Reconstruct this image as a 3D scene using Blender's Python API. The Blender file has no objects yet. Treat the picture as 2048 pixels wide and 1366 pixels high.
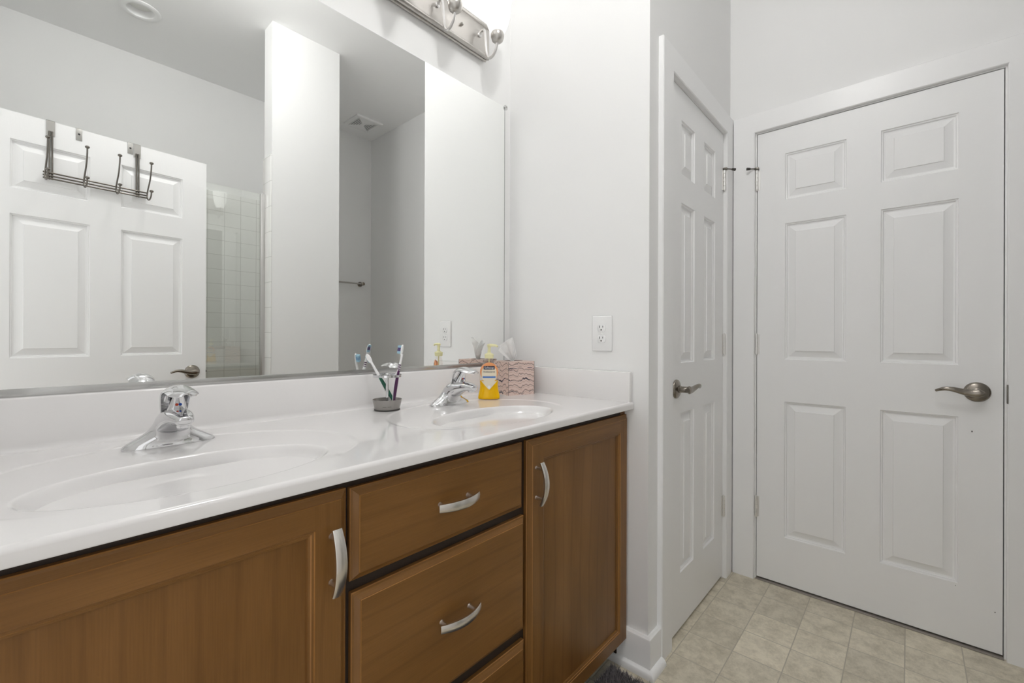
import bpy, bmesh, math, random
from mathutils import Vector, Matrix, noise
random.seed(7)
PI = math.pi
sc = bpy.context.scene
COL = sc.collection

# ------------------------------------------------------------------ camera
def make_camera():
    yaw, pitch, roll = math.radians(41.875), math.radians(0.035), math.radians(0.205)
    f, ppy = 885.4, 673.96
    F = Vector((math.cos(yaw)*math.cos(pitch), math.sin(yaw)*math.cos(pitch), math.sin(pitch)))
    Rt = Vector((math.sin(yaw), -math.cos(yaw), 0)); U = Rt.cross(F)
    c, s = math.cos(roll), math.sin(roll)
    R2 = Rt*c + U*s; U2 = U*c - Rt*s
    cam = bpy.data.cameras.new('camera'); ob = bpy.data.objects.new('camera', cam)
    COL.objects.link(ob)
    M = Matrix(((R2.x, U2.x, -F.x, -1.393), (R2.y, U2.y, -F.y, -1.2642), (R2.z, U2.z, -F.z, 1.1071), (0, 0, 0, 1)))
    ob.matrix_world = M
    cam.sensor_width = 36; cam.lens = 36*f/2048
    cam.shift_x = 0; cam.shift_y = (ppy-683)/2048
    cam.clip_start = 0.01
    sc.camera = ob
make_camera()

# ------------------------------------------------------------------ world, light, exposure
w = bpy.data.worlds.new('world'); sc.world = w; w.use_nodes = True
# the bright room beyond the doorway: even pale surroundings
_nt = w.node_tree; _tc = _nt.nodes.new('ShaderNodeTexCoord'); _sp = _nt.nodes.new('ShaderNodeSeparateXYZ'); _mr = _nt.nodes.new('ShaderNodeMapRange')
_mr.interpolation_type = 'SMOOTHSTEP'
_mr.inputs[1].default_value = -0.12; _mr.inputs[2].default_value = -0.45
WORLD_AROUND = 0.5; WORLD_GROUND = 0.5
_mr.inputs[3].default_value = WORLD_AROUND; _mr.inputs[4].default_value = WORLD_GROUND
_nt.links.new(_tc.outputs['Generated'], _sp.inputs[0]); _nt.links.new(_sp.outputs[2], _mr.inputs[0])
_nt.links.new(_mr.outputs[0], _nt.nodes['Background'].inputs[1])
_nt.nodes['Background'].inputs[0].default_value = (1.0, 0.995, 0.985, 1)
pl = bpy.data.lights.new('doorway_portal', 'AREA'); pl.shape = 'RECTANGLE'; pl.size = 0.82; pl.size_y = 2.04
pl.cycles.is_portal = True
po = bpy.data.objects.new('doorway_portal', pl); COL.objects.link(po)
po.location = (-1.64, -1.125, 1.03); po.rotation_euler = (PI/2, 0, -PI/2)
SHADE_EMIT = 0.40
FILL_EMIT = 27.0  # strength of the added fill globe
BULB_W = 0.02
sc.view_settings.view_transform = 'Standard'
sc.view_settings.look = 'None'
sc.view_settings.gamma = 1
sc.view_settings.use_curve_mapping = False
sc.view_settings.exposure = 1.2
sc.cycles.use_denoising = True
sc.cycles.max_bounces = 14; sc.cycles.diffuse_bounces = 7; sc.cycles.glossy_bounces = 8
sc.cycles.transmission_bounces = 8; sc.cycles.transparent_max_bounces = 16
sc.cycles.caustics_refractive = False; sc.cycles.caustics_reflective = True; sc.cycles.blur_glossy = 0.4
sc.cycles.sample_clamp_indirect = 4

# ------------------------------------------------------------------ materials
def srgb(r, g, b):
    def l(c):
        c /= 255.0
        return c/12.92 if c <= .04045 else ((c+.055)/1.055)**2.4
    return (l(r), l(g), l(b), 1)

def mat(name, col=(.8, .8, .8, 1), rough=.5, metal=0, **kw):
    m = bpy.data.materials.new(name); m.use_nodes = True
    b = m.node_tree.nodes['Principled BSDF']
    b.inputs['Base Color'].default_value = col
    b.inputs['Roughness'].default_value = rough
    b.inputs['Metallic'].default_value = metal
    for k, v in kw.items(): b.inputs[k.replace('_', ' ')].default_value = v
    return m

def N(m, t, **kw):
    n = m.node_tree.nodes.new(t)
    for k, v in kw.items(): setattr(n, k, v)
    return n
def L(m, a, b): m.node_tree.links.new(a, b)
def BS(m): return m.node_tree.nodes['Principled BSDF']

def add_bump(m, scale=200, strength=.05, dist=.001, stretch=(1, 1, 1), detail=3):
    tc = N(m, 'ShaderNodeTexCoord'); mp = N(m, 'ShaderNodeMapping'); mp.inputs['Scale'].default_value = stretch
    nz = N(m, 'ShaderNodeTexNoise'); nz.inputs['Scale'].default_value = scale; nz.inputs['Detail'].default_value = detail
    bp = N(m, 'ShaderNodeBump'); bp.inputs['Strength'].default_value = strength; bp.inputs['Distance'].default_value = dist
    L(m, tc.outputs['Object'], mp.inputs['Vector']); L(m, mp.outputs[0], nz.inputs['Vector'])
    L(m, nz.outputs[0], bp.inputs['Height']); L(m, bp.outputs[0], BS(m).inputs['Normal'])
    return m

M_wall = add_bump(mat('wall_paint', (.865, .865, .86, 1), .55), 260, .10, .0006)
M_ceil = add_bump(mat('ceiling_paint', (.955, .955, .955, 1), .8), 200, .1, .0006)
M_trim = mat('trim_paint', (.90, .90, .90, 1), .32)
M_door = add_bump(mat('door_paint', (.90, .90, .90, 1), .38), 90, .16, .0006, (6, 6, .35), 4)
M_dark = mat('dark_void', (.01, .01, .01, 1), .9)
M_nickel = mat('brushed_nickel', (.50, .48, .455, 1), .28, 1)
M_satin = mat('satin_silver', (.62, .61, .60, 1), .3, 1)
M_pull = mat('pull_nickel', (.72, .69, .65, 1), .27, 1)
M_hinge = mat('hinge_steel', (.84, .83, .81, 1), .38, .85)
M_pewter = mat('dark_pewter', (.20, .185, .165, 1), .28, 1)
M_pewter2 = mat('lever_pewter', (.30, .27, .235, 1), .24, 1)
M_chrome = mat('chrome', (.70, .70, .71, 1), .045, 1)
M_mirror = mat('mirror_silver', (.955, .965, .955, 1), .0, 1)
M_white_pl = mat('white_plastic', (.86, .86, .86, 1), .25)
M_grey_metal = mat('galvanised_tab', (.42, .41, .39, 1), .45, .7)
M_rubber = mat('dark_rubber', (.06, .055, .05, 1), .6)
M_black = mat('black_slot', (.015, .015, .015, 1), .6)

def cultured_marble():
    m = mat('cultured_marble', (.84, .825, .82, 1), .10)
    b = BS(m); b.inputs['Specular IOR Level'].default_value = .55
    b.inputs['Coat Weight'].default_value = .3; b.inputs['Coat Roughness'].default_value = .03
    return m
M_marble = cultured_marble()

def wood(name='stained_maple', k=1.0):
    m = mat(name, (.2, .1, .04, 1), .33); b = BS(m); b.inputs['Specular IOR Level'].default_value = .3
    uv = N(m, 'ShaderNodeUVMap'); mp = N(m, 'ShaderNodeMapping'); mp.inputs['Scale'].default_value = (8, 1.6, 1)
    L(m, uv.outputs[0], mp.inputs[0])
    n1 = N(m, 'ShaderNodeTexNoise'); n1.inputs['Scale'].default_value = 1.1; n1.inputs['Detail'].default_value = 3; n1.inputs['Distortion'].default_value = .8
    L(m, mp.outputs[0], n1.inputs['Vector'])
    mp2 = N(m, 'ShaderNodeMapping'); mp2.inputs['Scale'].default_value = (170, 4, 1); L(m, uv.outputs[0], mp2.inputs[0])
    n2 = N(m, 'ShaderNodeTexNoise'); n2.inputs['Scale'].default_value = 3; n2.inputs['Detail'].default_value = 4
    L(m, mp2.outputs[0], n2.inputs['Vector'])
    wv = N(m, 'ShaderNodeTexWave', wave_type='BANDS', bands_direction='X'); wv.inputs['Scale'].default_value = 2.1
    wv.inputs['Distortion'].default_value = 7; wv.inputs['Detail'].default_value = 2.5; wv.inputs['Detail Scale'].default_value = .7
    mp3 = N(m, 'ShaderNodeMapping'); mp3.inputs['Scale'].default_value = (3.2, .55, 1); L(m, uv.outputs[0], mp3.inputs[0])
    L(m, mp3.outputs[0], wv.inputs['Vector'])
    cr = N(m, 'ShaderNodeValToRGB')
    cr.color_ramp.elements[0].position = .28; cr.color_ramp.elements[0].color = (.168*k, .076*k, .018*k, 1)
    cr.color_ramp.elements[1].position = .75; cr.color_ramp.elements[1].color = (.245*k, .118*k, .034*k, 1)
    L(m, n1.outputs[0], cr.inputs[0])
    mx = N(m, 'ShaderNodeMix', data_type='RGBA', blend_type='MULTIPLY'); mx.inputs[0].default_value = .22
    cr2 = N(m, 'ShaderNodeValToRGB'); cr2.color_ramp.elements[0].position = .35; cr2.color_ramp.elements[0].color = (.55, .5, .45, 1); cr2.color_ramp.elements[1].position = .6
    L(m, n2.outputs[0], cr2.inputs[0]); L(m, cr.outputs[0], mx.inputs[6]); L(m, cr2.outputs[0], mx.inputs[7])
    mx2 = N(m, 'ShaderNodeMix', data_type='RGBA', blend_type='MULTIPLY'); mx2.inputs[0].default_value = .28
    cr3 = N(m, 'ShaderNodeValToRGB'); cr3.color_ramp.elements[0].position = .0; cr3.color_ramp.elements[0].color = (.62, .56, .5, 1); cr3.color_ramp.elements[1].position = .12
    L(m, wv.outputs[0], cr3.inputs[0]); L(m, mx.outputs[2], mx2.inputs[6]); L(m, cr3.outputs[0], mx2.inputs[7])
    L(m, mx2.outputs[2], b.inputs['Base Color'])
    bp = N(m, 'ShaderNodeBump'); bp.inputs['Strength'].default_value = .06; bp.inputs['Distance'].default_value = .0005
    L(m, n2.outputs[0], bp.inputs['Height']); L(m, bp.outputs[0], b.inputs['Normal'])
    return m
M_wood = wood()
M_wood_edge = wood('stained_maple_rubbed_highlight', 1.65)   # painted highlight lines plus thin-worn stain along the moulded edges
M_wood_shaded = mat('stained_frame_shaded', (.022, .011, .005, 1), .6)  # shade of the gaps painted into the frame colour

def floor_mat():
    m = mat('vinyl_tile', (.5, .47, .41, 1), .38); b = BS(m)
    tc = N(m, 'ShaderNodeTexCoord')
    sep = N(m, 'ShaderNodeSeparateXYZ'); L(m, tc.outputs['Object'], sep.inputs[0])
    def cell(out, off, size):
        a = N(m, 'ShaderNodeMath', operation='SUBTRACT'); L(m, out, a.inputs[0]); a.inputs[1].default_value = off
        d = N(m, 'ShaderNodeMath', operation='DIVIDE'); L(m, a.outputs[0], d.inputs[0]); d.inputs[1].default_value = size
        fl = N(m, 'ShaderNodeMath', operation='FLOOR'); L(m, d.outputs[0], fl.inputs[0])
        fr = N(m, 'ShaderNodeMath', operation='SUBTRACT'); L(m, d.outputs[0], fr.inputs[0]); L(m, fl.outputs[0], fr.inputs[1])
        h = N(m, 'ShaderNodeMath', operation='SUBTRACT'); L(m, fr.outputs[0], h.inputs[0]); h.inputs[1].default_value = .5
        ab = N(m, 'ShaderNodeMath', operation='ABSOLUTE'); L(m, h.outputs[0], ab.inputs[0])
        return fl, ab
    fx, ax = cell(sep.outputs[0], .148, .1496); fy, ay = cell(sep.outputs[1], -.65, .1515)
    mxm = N(m, 'ShaderNodeMath', operation='MAXIMUM'); L(m, ax.outputs[0], mxm.inputs[0]); L(m, ay.outputs[0], mxm.inputs[1])
    gt = N(m, 'ShaderNodeMapRange'); gt.inputs[1].default_value = .486; gt.inputs[2].default_value = .493
    L(m, mxm.outputs[0], gt.inputs[0])
    cmb = N(m, 'ShaderNodeCombineXYZ'); L(m, fx.outputs[0], cmb.inputs[0]); L(m, fy.outputs[0], cmb.inputs[1])
    wn = N(m, 'ShaderNodeTexWhiteNoise', noise_dimensions='3D'); L(m, cmb.outputs[0], wn.inputs['Vector'])
    sc_ = N(m, 'ShaderNodeVectorMath', operation='SCALE'); sc_.inputs['Scale'].default_value = 7.3; L(m, wn.outputs['Color'], sc_.inputs[0])
    ad = N(m, 'ShaderNodeVectorMath', operation='ADD'); L(m, tc.outputs['Object'], ad.inputs[0]); L(m, sc_.outputs[0], ad.inputs[1])
    n1 = N(m, 'ShaderNodeTexNoise'); n1.inputs['Scale'].default_value = 17; n1.inputs['Detail'].default_value = 12; n1.inputs['Roughness'].default_value = .82; n1.inputs['Distortion'].default_value = .15
    L(m, ad.outputs[0], n1.inputs['Vector'])
    cr = N(m, 'ShaderNodeValToRGB')
    e = cr.color_ramp.elements
    e[0].position = .36; e[0].color = (.56, .505, .39, 1); e[1].position = .58; e[1].color = (.86, .79, .64, 1)
    L(m, n1.outputs[0], cr.inputs[0])
    mr = N(m, 'ShaderNodeMapRange'); mr.inputs[3].default_value = .80; mr.inputs[4].default_value = 1.02; L(m, wn.outputs['Value'], mr.inputs[0])
    ml = N(m, 'ShaderNodeMix', data_type='RGBA', blend_type='MULTIPLY'); ml.inputs[0].default_value = 1
    L(m, cr.outputs[0], ml.inputs[6]); L(m, mr.outputs[0], ml.inputs[7])
    mg = N(m, 'ShaderNodeMix', data_type='RGBA'); L(m, gt.outputs[0], mg.inputs[0]); L(m, ml.outputs[2], mg.inputs[6]); mg.inputs[7].default_value = (.46, .42, .34, 1)
    L(m, mg.outputs[2], b.inputs['Base Color'])
    bp = N(m, 'ShaderNodeBump', invert=True); bp.inputs['Strength'].default_value = .3; bp.inputs['Distance'].default_value = .001
    L(m, gt.outputs[0], bp.inputs['Height']); L(m, bp.outputs[0], b.inputs['Normal'])
    return m
M_floor = floor_mat()

def tile_mat(name, size, offx, offz, axis_h):
    m = mat(name, (.78, .78, .75, 1), .12); b = BS(m)
    tc = N(m, 'ShaderNodeTexCoord'); sep = N(m, 'ShaderNodeSeparateXYZ'); L(m, tc.outputs['Object'], sep.inputs[0])
    cmb = N(m, 'ShaderNodeCombineXYZ'); L(m, sep.outputs[axis_h], cmb.inputs[0]); L(m, sep.outputs[2], cmb.inputs[1])
    mp = N(m, 'ShaderNodeMapping'); mp.inputs['Location'].default_value = (offx, offz, 0); L(m, cmb.outputs[0], mp.inputs[0])
    br = N(m, 'ShaderNodeTexBrick', offset=0, squash=1); br.inputs['Scale'].default_value = 1
    br.inputs['Brick Width'].default_value = size; br.inputs['Row Height'].default_value = size
    br.inputs['Mortar Size'].default_value = .0016; br.inputs['Mortar Smooth'].default_value = .2
    br.inputs['Color1'].default_value = (.86, .86, .84, 1); br.inputs['Color2'].default_value = (.84, .84, .82, 1); br.inputs['Mortar'].default_value = (.60, .60, .57, 1)
    L(m, mp.outputs[0], br.inputs['Vector']); L(m, br.outputs['Color'], b.inputs['Base Color'])
    bp = N(m, 'ShaderNodeBump', invert=True); bp.inputs['Strength'].default_value = .5; bp.inputs['Distance'].default_value = .001
    L(m, br.outputs['Fac'], bp.inputs['Height']); L(m, bp.outputs[0], b.inputs['Normal'])
    return m
M_tile = tile_mat('white_wall_tile', .1095, .02, .03, 0)
M_tile_y = tile_mat('white_wall_tile_side', .1095, .02, .03, 1)
M_tile_trim = tile_mat('white_edge_tile', .1515, .045, -.07, 1)

def clear_mat(name, tint, refl_ior=1.45, rough=0.0):
    m = bpy.data.materials.new(name); m.use_nodes = True; nt = m.node_tree
    for n in list(nt.nodes): nt.nodes.remove(n)
    out = N(m, 'ShaderNodeOutputMaterial'); tr = N(m, 'ShaderNodeBsdfTransparent'); gl = N(m, 'ShaderNodeBsdfGlossy')
    tr.inputs[0].default_value = tint; gl.inputs['Roughness'].default_value = rough; gl.inputs[0].default_value = (1, 1, 1, 1)
    geo = N(m, 'ShaderNodeNewGeometry'); im = N(m, 'ShaderNodeMix', data_type='FLOAT'); im.inputs[2].default_value = refl_ior; im.inputs[3].default_value = 1/refl_ior
    L(m, geo.outputs['Backfacing'], im.inputs[0])
    fr = N(m, 'ShaderNodeFresnel'); L(m, im.outputs[0], fr.inputs[0]); mx = N(m, 'ShaderNodeMixShader')
    L(m, fr.outputs[0], mx.inputs[0]); L(m, tr.outputs[0], mx.inputs[1]); L(m, gl.outputs[0], mx.inputs[2]); L(m, mx.outputs[0], out.inputs[0])
    return m
M_glass = clear_mat('shower_glass', (.975, .985, .97, 1), 1.85)
M_bottle = clear_mat('clear_bottle', (.965, .955, .94, 1), 1.4, .05)

def thin_mat(name, col, f):
    m = bpy.data.materials.new(name); m.use_nodes = True; nt = m.node_tree
    for n in list(nt.nodes): nt.nodes.remove(n)
    out = N(m, 'ShaderNodeOutputMaterial'); a = N(m, 'ShaderNodeBsdfDiffuse'); b = N(m, 'ShaderNodeBsdfTranslucent'); mx = N(m, 'ShaderNodeMixShader')
    a.inputs[0].default_value = col; b.inputs[0].default_value = col; mx.inputs[0].default_value = f
    L(m, a.outputs[0], mx.inputs[1]); L(m, b.outputs[0], mx.inputs[2]); L(m, mx.outputs[0], out.inputs[0]); return m
def shade_mat():
    m = bpy.data.materials.new('frosted_glass_lit'); m.use_nodes = True; b = BS(m)
    b.inputs['Base Color'].default_value = (.9, .9, .9, 1); b.inputs['Roughness'].default_value = .3
    b.inputs['Emission Color'].default_value = (1, .995, .985, 1)
    b.inputs['Emission Strength'].default_value = SHADE_EMIT
    return m
M_shade = shade_mat()
M_liquid = thin_mat('amber_soap', (1.0, .60, .0, 1), .1)
M_pump = thin_mat('pale_yellow_pump', (.97, .945, .66, 1), .35)
M_label_orange = mat('label_orange', (.80, .33, .13, 1), .4)
M_label_cream = mat('label_cream', (.82, .74, .58, 1), .4)
M_label_navy = mat('label_navy', (.012, .016, .05, 1), .4)
M_label_blue = mat('label_blue', (.10, .22, .55, 1), .4)
M_label_white = mat('label_white', (.85, .85, .85, 1), .4)
M_tissue = thin_mat('tissue_paper', (.96, .96, .955, 1), .3)
M_tb_white = mat('toothbrush_white', (.88, .88, .88, 1), .3)
M_green = mat('toothbrush_green', (.005, .10, .055, 1), .3)
M_purple = mat('toothbrush_purple', (.07, .012, .07, 1), .3)
M_br_blue = mat('bristle_pale_blue', (.45, .68, .80, 1), .7)
M_br_navy = mat('bristle_violet', (.13, .10, .28, 1), .7)
M_red = mat('hot_dot_red', (.55, .05, .01, 1), .4)
M_bluedot = mat('cold_dot_blue', (.01, .07, .4, 1), .4)
M_rug = mat('shag_pile_grey', (.17, .155, .16, 1), .9)
M_rug2 = mat('shag_backing_grey', (.05, .048, .05, 1), .9)
M_lens = mat('recessed_lens', (.85, .85, .82, 1), .5)

def box_pattern():
    m = mat('marbled_pink_card', (.6, .45, .4, 1), .45); b = BS(m)
    uv = N(m, 'ShaderNodeUVMap')
    mp = N(m, 'ShaderNodeMapping'); mp.inputs['Scale'].default_value = (30, 9, 1); L(m, uv.outputs[0], mp.inputs[0])
    nz = N(m, 'ShaderNodeTexNoise'); nz.inputs['Scale'].default_value = 1.0; nz.inputs['Detail'].default_value = 2; L(m, mp.outputs[0], nz.inputs['Vector'])
    sep = N(m, 'ShaderNodeSeparateXYZ'); L(m, uv.outputs[0], sep.inputs[0])
    k = N(m, 'ShaderNodeMath', operation='MULTIPLY_ADD'); L(m, nz.outputs[0], k.inputs[0]); k.inputs[1].default_value = .060; L(m, sep.outputs[1], k.inputs[2])
    def lines(freq, ph, w0, w1):
        a = N(m, 'ShaderNodeMath', operation='MULTIPLY_ADD'); L(m, k.outputs[0], a.inputs[0]); a.inputs[1].default_value = freq; a.inputs[2].default_value = ph
        fr = N(m, 'ShaderNodeMath', operation='FRACT'); L(m, a.outputs[0], fr.inputs[0])
        h = N(m, 'ShaderNodeMath', operation='SUBTRACT'); L(m, fr.outputs[0], h.inputs[0]); h.inputs[1].default_value = .5
        ab = N(m, 'ShaderNodeMath', operation='ABSOLUTE'); L(m, h.outputs[0], ab.inputs[0])
        mr = N(m, 'ShaderNodeMapRange'); mr.inputs[1].default_value = w0; mr.inputs[2].default_value = w1; mr.inputs[3].default_value = 1; mr.inputs[4].default_value = 0
        L(m, ab.outputs[0], mr.inputs[0]); return mr, ab
    fine, _ = lines(96, .1, .06, .17); mid, _ = lines(48, .45, .035, .08)
    bold, bab = lines(21, .7, .02, .05)
    # bold strokes swell and fade along their length
    n3 = N(m, 'ShaderNodeTexNoise'); n3.inputs['Scale'].default_value = 34; n3.inputs['Detail'].default_value = 1
    mp3 = N(m, 'ShaderNodeMapping'); mp3.inputs['Scale'].default_value = (.6, 1.9, 1); L(m, uv.outputs[0], mp3.inputs[0]); L(m, mp3.outputs[0], n3.inputs['Vector'])
    wd = N(m, 'ShaderNodeMapRange'); wd.inputs[1].default_value = .46; wd.inputs[2].default_value = .70; wd.inputs[3].default_value = .0; wd.inputs[4].default_value = .085
    L(m, n3.outputs[0], wd.inputs[0])
    lt = N(m, 'ShaderNodeMath', operation='LESS_THAN'); L(m, bab.outputs[0], lt.inputs[0]); L(m, wd.outputs[0], lt.inputs[1])
    def mix(fac, a, c, f=1.0):
        x = N(m, 'ShaderNodeMix', data_type='RGBA')
        mm = N(m, 'ShaderNodeMath', operation='MULTIPLY'); L(m, fac, mm.inputs[0]); mm.inputs[1].default_value = f
        L(m, mm.outputs[0], x.inputs[0])
        if isinstance(a, tuple): x.inputs[6].default_value = a
        else: L(m, a, x.inputs[6])
        x.inputs[7].default_value = c
        return x.outputs[2]
    c = mix(fine.outputs[0], (.72, .57, .52, 1), (.50, .30, .22, 1), .6)
    c = mix(mid.outputs[0], c, (.07, .05, .05, 1), .85)
    c = mix(lt.outputs[0], c, (.025, .027, .05, 1), .95)
    L(m, c, b.inputs['Base Color'])
    return m
M_box = box_pattern()

# ------------------------------------------------------------------ geometry helpers
def new_bm():
    bm = bmesh.new(); bm.loops.layers.uv.new('UVMap'); return bm

def quad(bm, pts, uvs=None):
    vs = [bm.verts.new(p) for p in pts]
    f = bm.faces.new(vs)
    if uvs:
        l = bm.loops.layers.uv.active
        for lp, u in zip(f.loops, uvs): lp[l].uv = u
    return f

def box(bm, x0, x1, y0, y1, z0, z1, bev=0.0, grain=2, seg=2, mtx=None):
    """axis-aligned box, UV in metres with v along the grain axis"""
    r = bmesh.ops.create_cube(bm, size=1)
    vs = r['verts']
    for v in vs:
        v.co = Vector((x0 if v.co.x < 0 else x1, y0 if v.co.y < 0 else y1, z0 if v.co.z < 0 else z1))
    faces = list({f for v in vs for f in v.link_faces})
    if bev > 0:
        es = list({e for v in vs for e in v.link_edges})
        rr = bmesh.ops.bevel(bm, geom=es, offset=bev, segments=seg, affect='EDGES', profile=.5)
        faces = list({f for f in rr['faces']} | {f for v in rr['verts'] for f in v.link_faces})
    l = bm.loops.layers.uv.active
    off = (random.random()*5, random.random()*5)
    oth = [a for a in range(3) if a != grain]
    for f in faces:
        n = f.normal
        a = oth[0] if abs(n[oth[0]]) < abs(n[oth[1]]) else oth[1]
        for lp in f.loops: lp[l].uv = (lp.vert.co[a]+off[0], lp.vert.co[grain]+off[1])
    vset = list({v for f in faces for v in f.verts})
    if mtx is not None: bmesh.ops.transform(bm, matrix=mtx, verts=vset)
    return vset

def ring_loft(bm, rings, closed=True, cap0=True, cap1=True):
    R = [[bm.verts.new(p) for p in r] for r in rings]
    n = len(R[0])
    for a, b in zip(R, R[1:]):
        for i in range(n if closed else n-1):
            j = (i+1) % n
            bm.faces.new((a[i], a[j], b[j], b[i]))
    if cap0: bm.faces.new(list(reversed(R[0])))
    if cap1: bm.faces.new(R[-1])
    return [v for r in R for v in r]

def lathe(bm, prof, seg=32, mtx=None, cap0=True, cap1=True):
    rings = []
    for r, z in prof:
        rings.append([Vector((r*math.cos(2*PI*i/seg), r*math.sin(2*PI*i/seg), z)) for i in range(seg)])
    vs = ring_loft(bm, rings, True, cap0, cap1)
    if mtx is not None: bmesh.ops.transform(bm, matrix=mtx, verts=vs)
    return vs

def catmull(pts, n=6):
    P = [Vector(p) if not isinstance(p, Vector) else p for p in pts]
    P = [P[0]*2-P[1]] + P + [P[-1]*2-P[-2]]
    out = []
    for i in range(1, len(P)-2):
        a, b, c, d = P[i-1], P[i], P[i+1], P[i+2]
        for k in range(n):
            t = k/n
            out.append(.5*((2*b)+(c-a)*t+(2*a-5*b+4*c-d)*t*t+(3*b-a-3*c+d)*t**3))
    out.append(P[-2].copy()); return out

def tube(bm, pts, rad, seg=10, flat=1.0, up=None, caps=True):
    """sweep; rad scalar or list; flat scales the second axis"""
    P = [Vector(p) for p in pts]; n = len(P)
    rad = rad if isinstance(rad, (list, tuple)) else [rad]*n
    T = [(P[min(i+1, n-1)]-P[max(i-1, 0)]).normalized() for i in range(n)]
    u = Vector(up) if up else (Vector((0, 0, 1)) if abs(T[0].z) < .9 else Vector((1, 0, 0)))
    rings = []
    for i in range(n):
        u = (u - T[i]*u.dot(T[i])).normalized(); v = T[i].cross(u)
        rr = rad[i] if isinstance(rad[i], (tuple, list)) else (rad[i], rad[i]*flat)
        rings.append([P[i]+u*rr[1]*math.cos(2*PI*k/seg)+v*rr[0]*math.sin(2*PI*k/seg) for k in range(seg)])
    return ring_loft(bm, rings, True, caps, caps)

def sphere(bm, c, r, seg=16, scale=(1, 1, 1)):
    v = bmesh.ops.create_uvsphere(bm, u_segments=seg, v_segments=seg//2, radius=r)['verts']
    for q in v: q.co = Vector((q.co.x*scale[0]+c[0], q.co.y*scale[1]+c[1], q.co.z*scale[2]+c[2]))
    return v

def build(name, bm, m, parent=None, inv=None, smooth=35, recalc=True):
    if inv is not None: bmesh.ops.transform(bm, matrix=inv, verts=bm.verts)
    if recalc: bmesh.ops.recalc_face_normals(bm, faces=bm.faces)
    me = bpy.data.meshes.new(name); bm.to_mesh(me); bm.free()
    if smooth:
        for p in me.polygons: p.use_smooth = True
        me.set_sharp_from_angle(angle=math.radians(smooth))
    for mm in (m if isinstance(m, (list, tuple)) else [m]): me.materials.append(mm)
    o = bpy.data.objects.new(name, me); COL.objects.link(o)
    if parent is not None: o.parent = parent
    return o

def thing(name, label, cat, loc=(0, 0, 0), rz=0, group=None, kind=None):
    o = bpy.data.objects.new(name, None); o.empty_display_size = .05; COL.objects.link(o)
    o.location = loc; o.rotation_euler = (0, 0, rz)
    tag(o, label, cat, group, kind); return o
def tag(o, label=None, cat=None, group=None, kind=None):
    if label: o['label'] = label
    if cat: o['category'] = cat
    if group: o['group'] = group
    if kind: o['kind'] = kind
    return o
def invm(o): return (Matrix.Translation(o.location) @ o.rotation_euler.to_matrix().to_4x4()).inverted()
def struct(name, bm, m, smooth=0):
    o = build(name, bm, m, smooth=smooth); o['kind'] = 'structure'; return o

def copy_tree(o, parent=None):
    c = o.copy(); COL.objects.link(c)
    if parent is not None: c.parent = parent
    for ch in list(o.children): copy_tree(ch, c)
    return c

# ------------------------------------------------------------------ setting
H = 3.0; X1 = .885; YC = -.6237; YB = -2.65; XL = -1.57
T = .12
DH = 2.047        # top of door openings
def walls():
    bm = new_bm(); box(bm, XL-T, X1+T, 0, T, 0, H); struct('wall_front', bm, M_wall)
    bm = new_bm(); box(bm, 0, .1, YC, 0, 0, H); struct('wall_right', bm, M_wall)
    # closet wall with its door niche
    a, b = .164, .780
    bm = new_bm()
    box(bm, .1, a, YC, YC+T, 0, H); box(bm, b, X1, YC, YC+T, 0, H); box(bm, a, b, YC, YC+T, DH, H)
    box(bm, a, b, YC+.06, YC+T, 0, DH)
    struct('wall_closet', bm, M_wall)
    a, b = -1.5112, -.7396
    bm = new_bm()
    box(bm, X1, X1+T, YB-T, a, 0, H); box(bm, X1, X1+T, b, YC+T, 0, H); box(bm, X1, X1+T, a, b, DH, H)
    box(bm, X1+.06, X1+T, a, b, 0, DH)
    struct('wall_far', bm, M_wall)
    bm = new_bm(); box(bm, XL-T, X1, YB-T, YB, 0, H); struct('wall_back', bm, M_wall)
    bm = new_bm()
    box(bm, XL-T, XL, YB, -1.548, 0, H); box(bm, XL-T, XL, -.70, 0, 0, H); box(bm, XL-T, XL, -1.548, -.70, 2.06, H)
    struct('wall_left', bm, M_wall)
    bm = new_bm(); box(bm, -.38, .04, -1.735, -1.613, 0, H); box(bm, -.07, .04, YB, -1.735, 0, H); struct('wall_partition', bm, M_wall)
    bm = new_bm(); box(bm, XL-T, X1+T, YB-T, T, H, H+.1); struct('ceiling', bm, M_ceil)
    bm = new_bm(); box(bm, XL-T, X1+T, YB-T, T, -.1, 0); struct('floor', bm, M_floor)
    # shower tile (back, left, right) and the edge tile on the partition end
    zt = 2.195
    bm = new_bm(); box(bm, XL+.008, -.078, YB, YB+.008, 0, zt, bev=.002); struct('wall_shower_back', bm, M_tile)
    bm = new_bm(); box(bm, XL, XL+.008, YB, -1.70, 0, zt, bev=.002); struct('wall_shower_left', bm, M_tile_y)
    bm = new_bm(); box(bm, -.078, -.07, YB+.008, -1.735, 0, zt, bev=.002); struct('wall_shower_right', bm, M_tile_y)
    bm = new_bm(); box(bm, -.3885, -.38, -1.737, -1.6105, 0, zt+.005, bev=.003); struct('trim_3', bm, M_tile_trim, 35)
    bm = new_bm(); box(bm, XL+.008, -.3885, -1.75, -1.66, 0, .09, bev=.006); struct('trim_4', bm, M_marble, 35)
walls()

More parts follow.
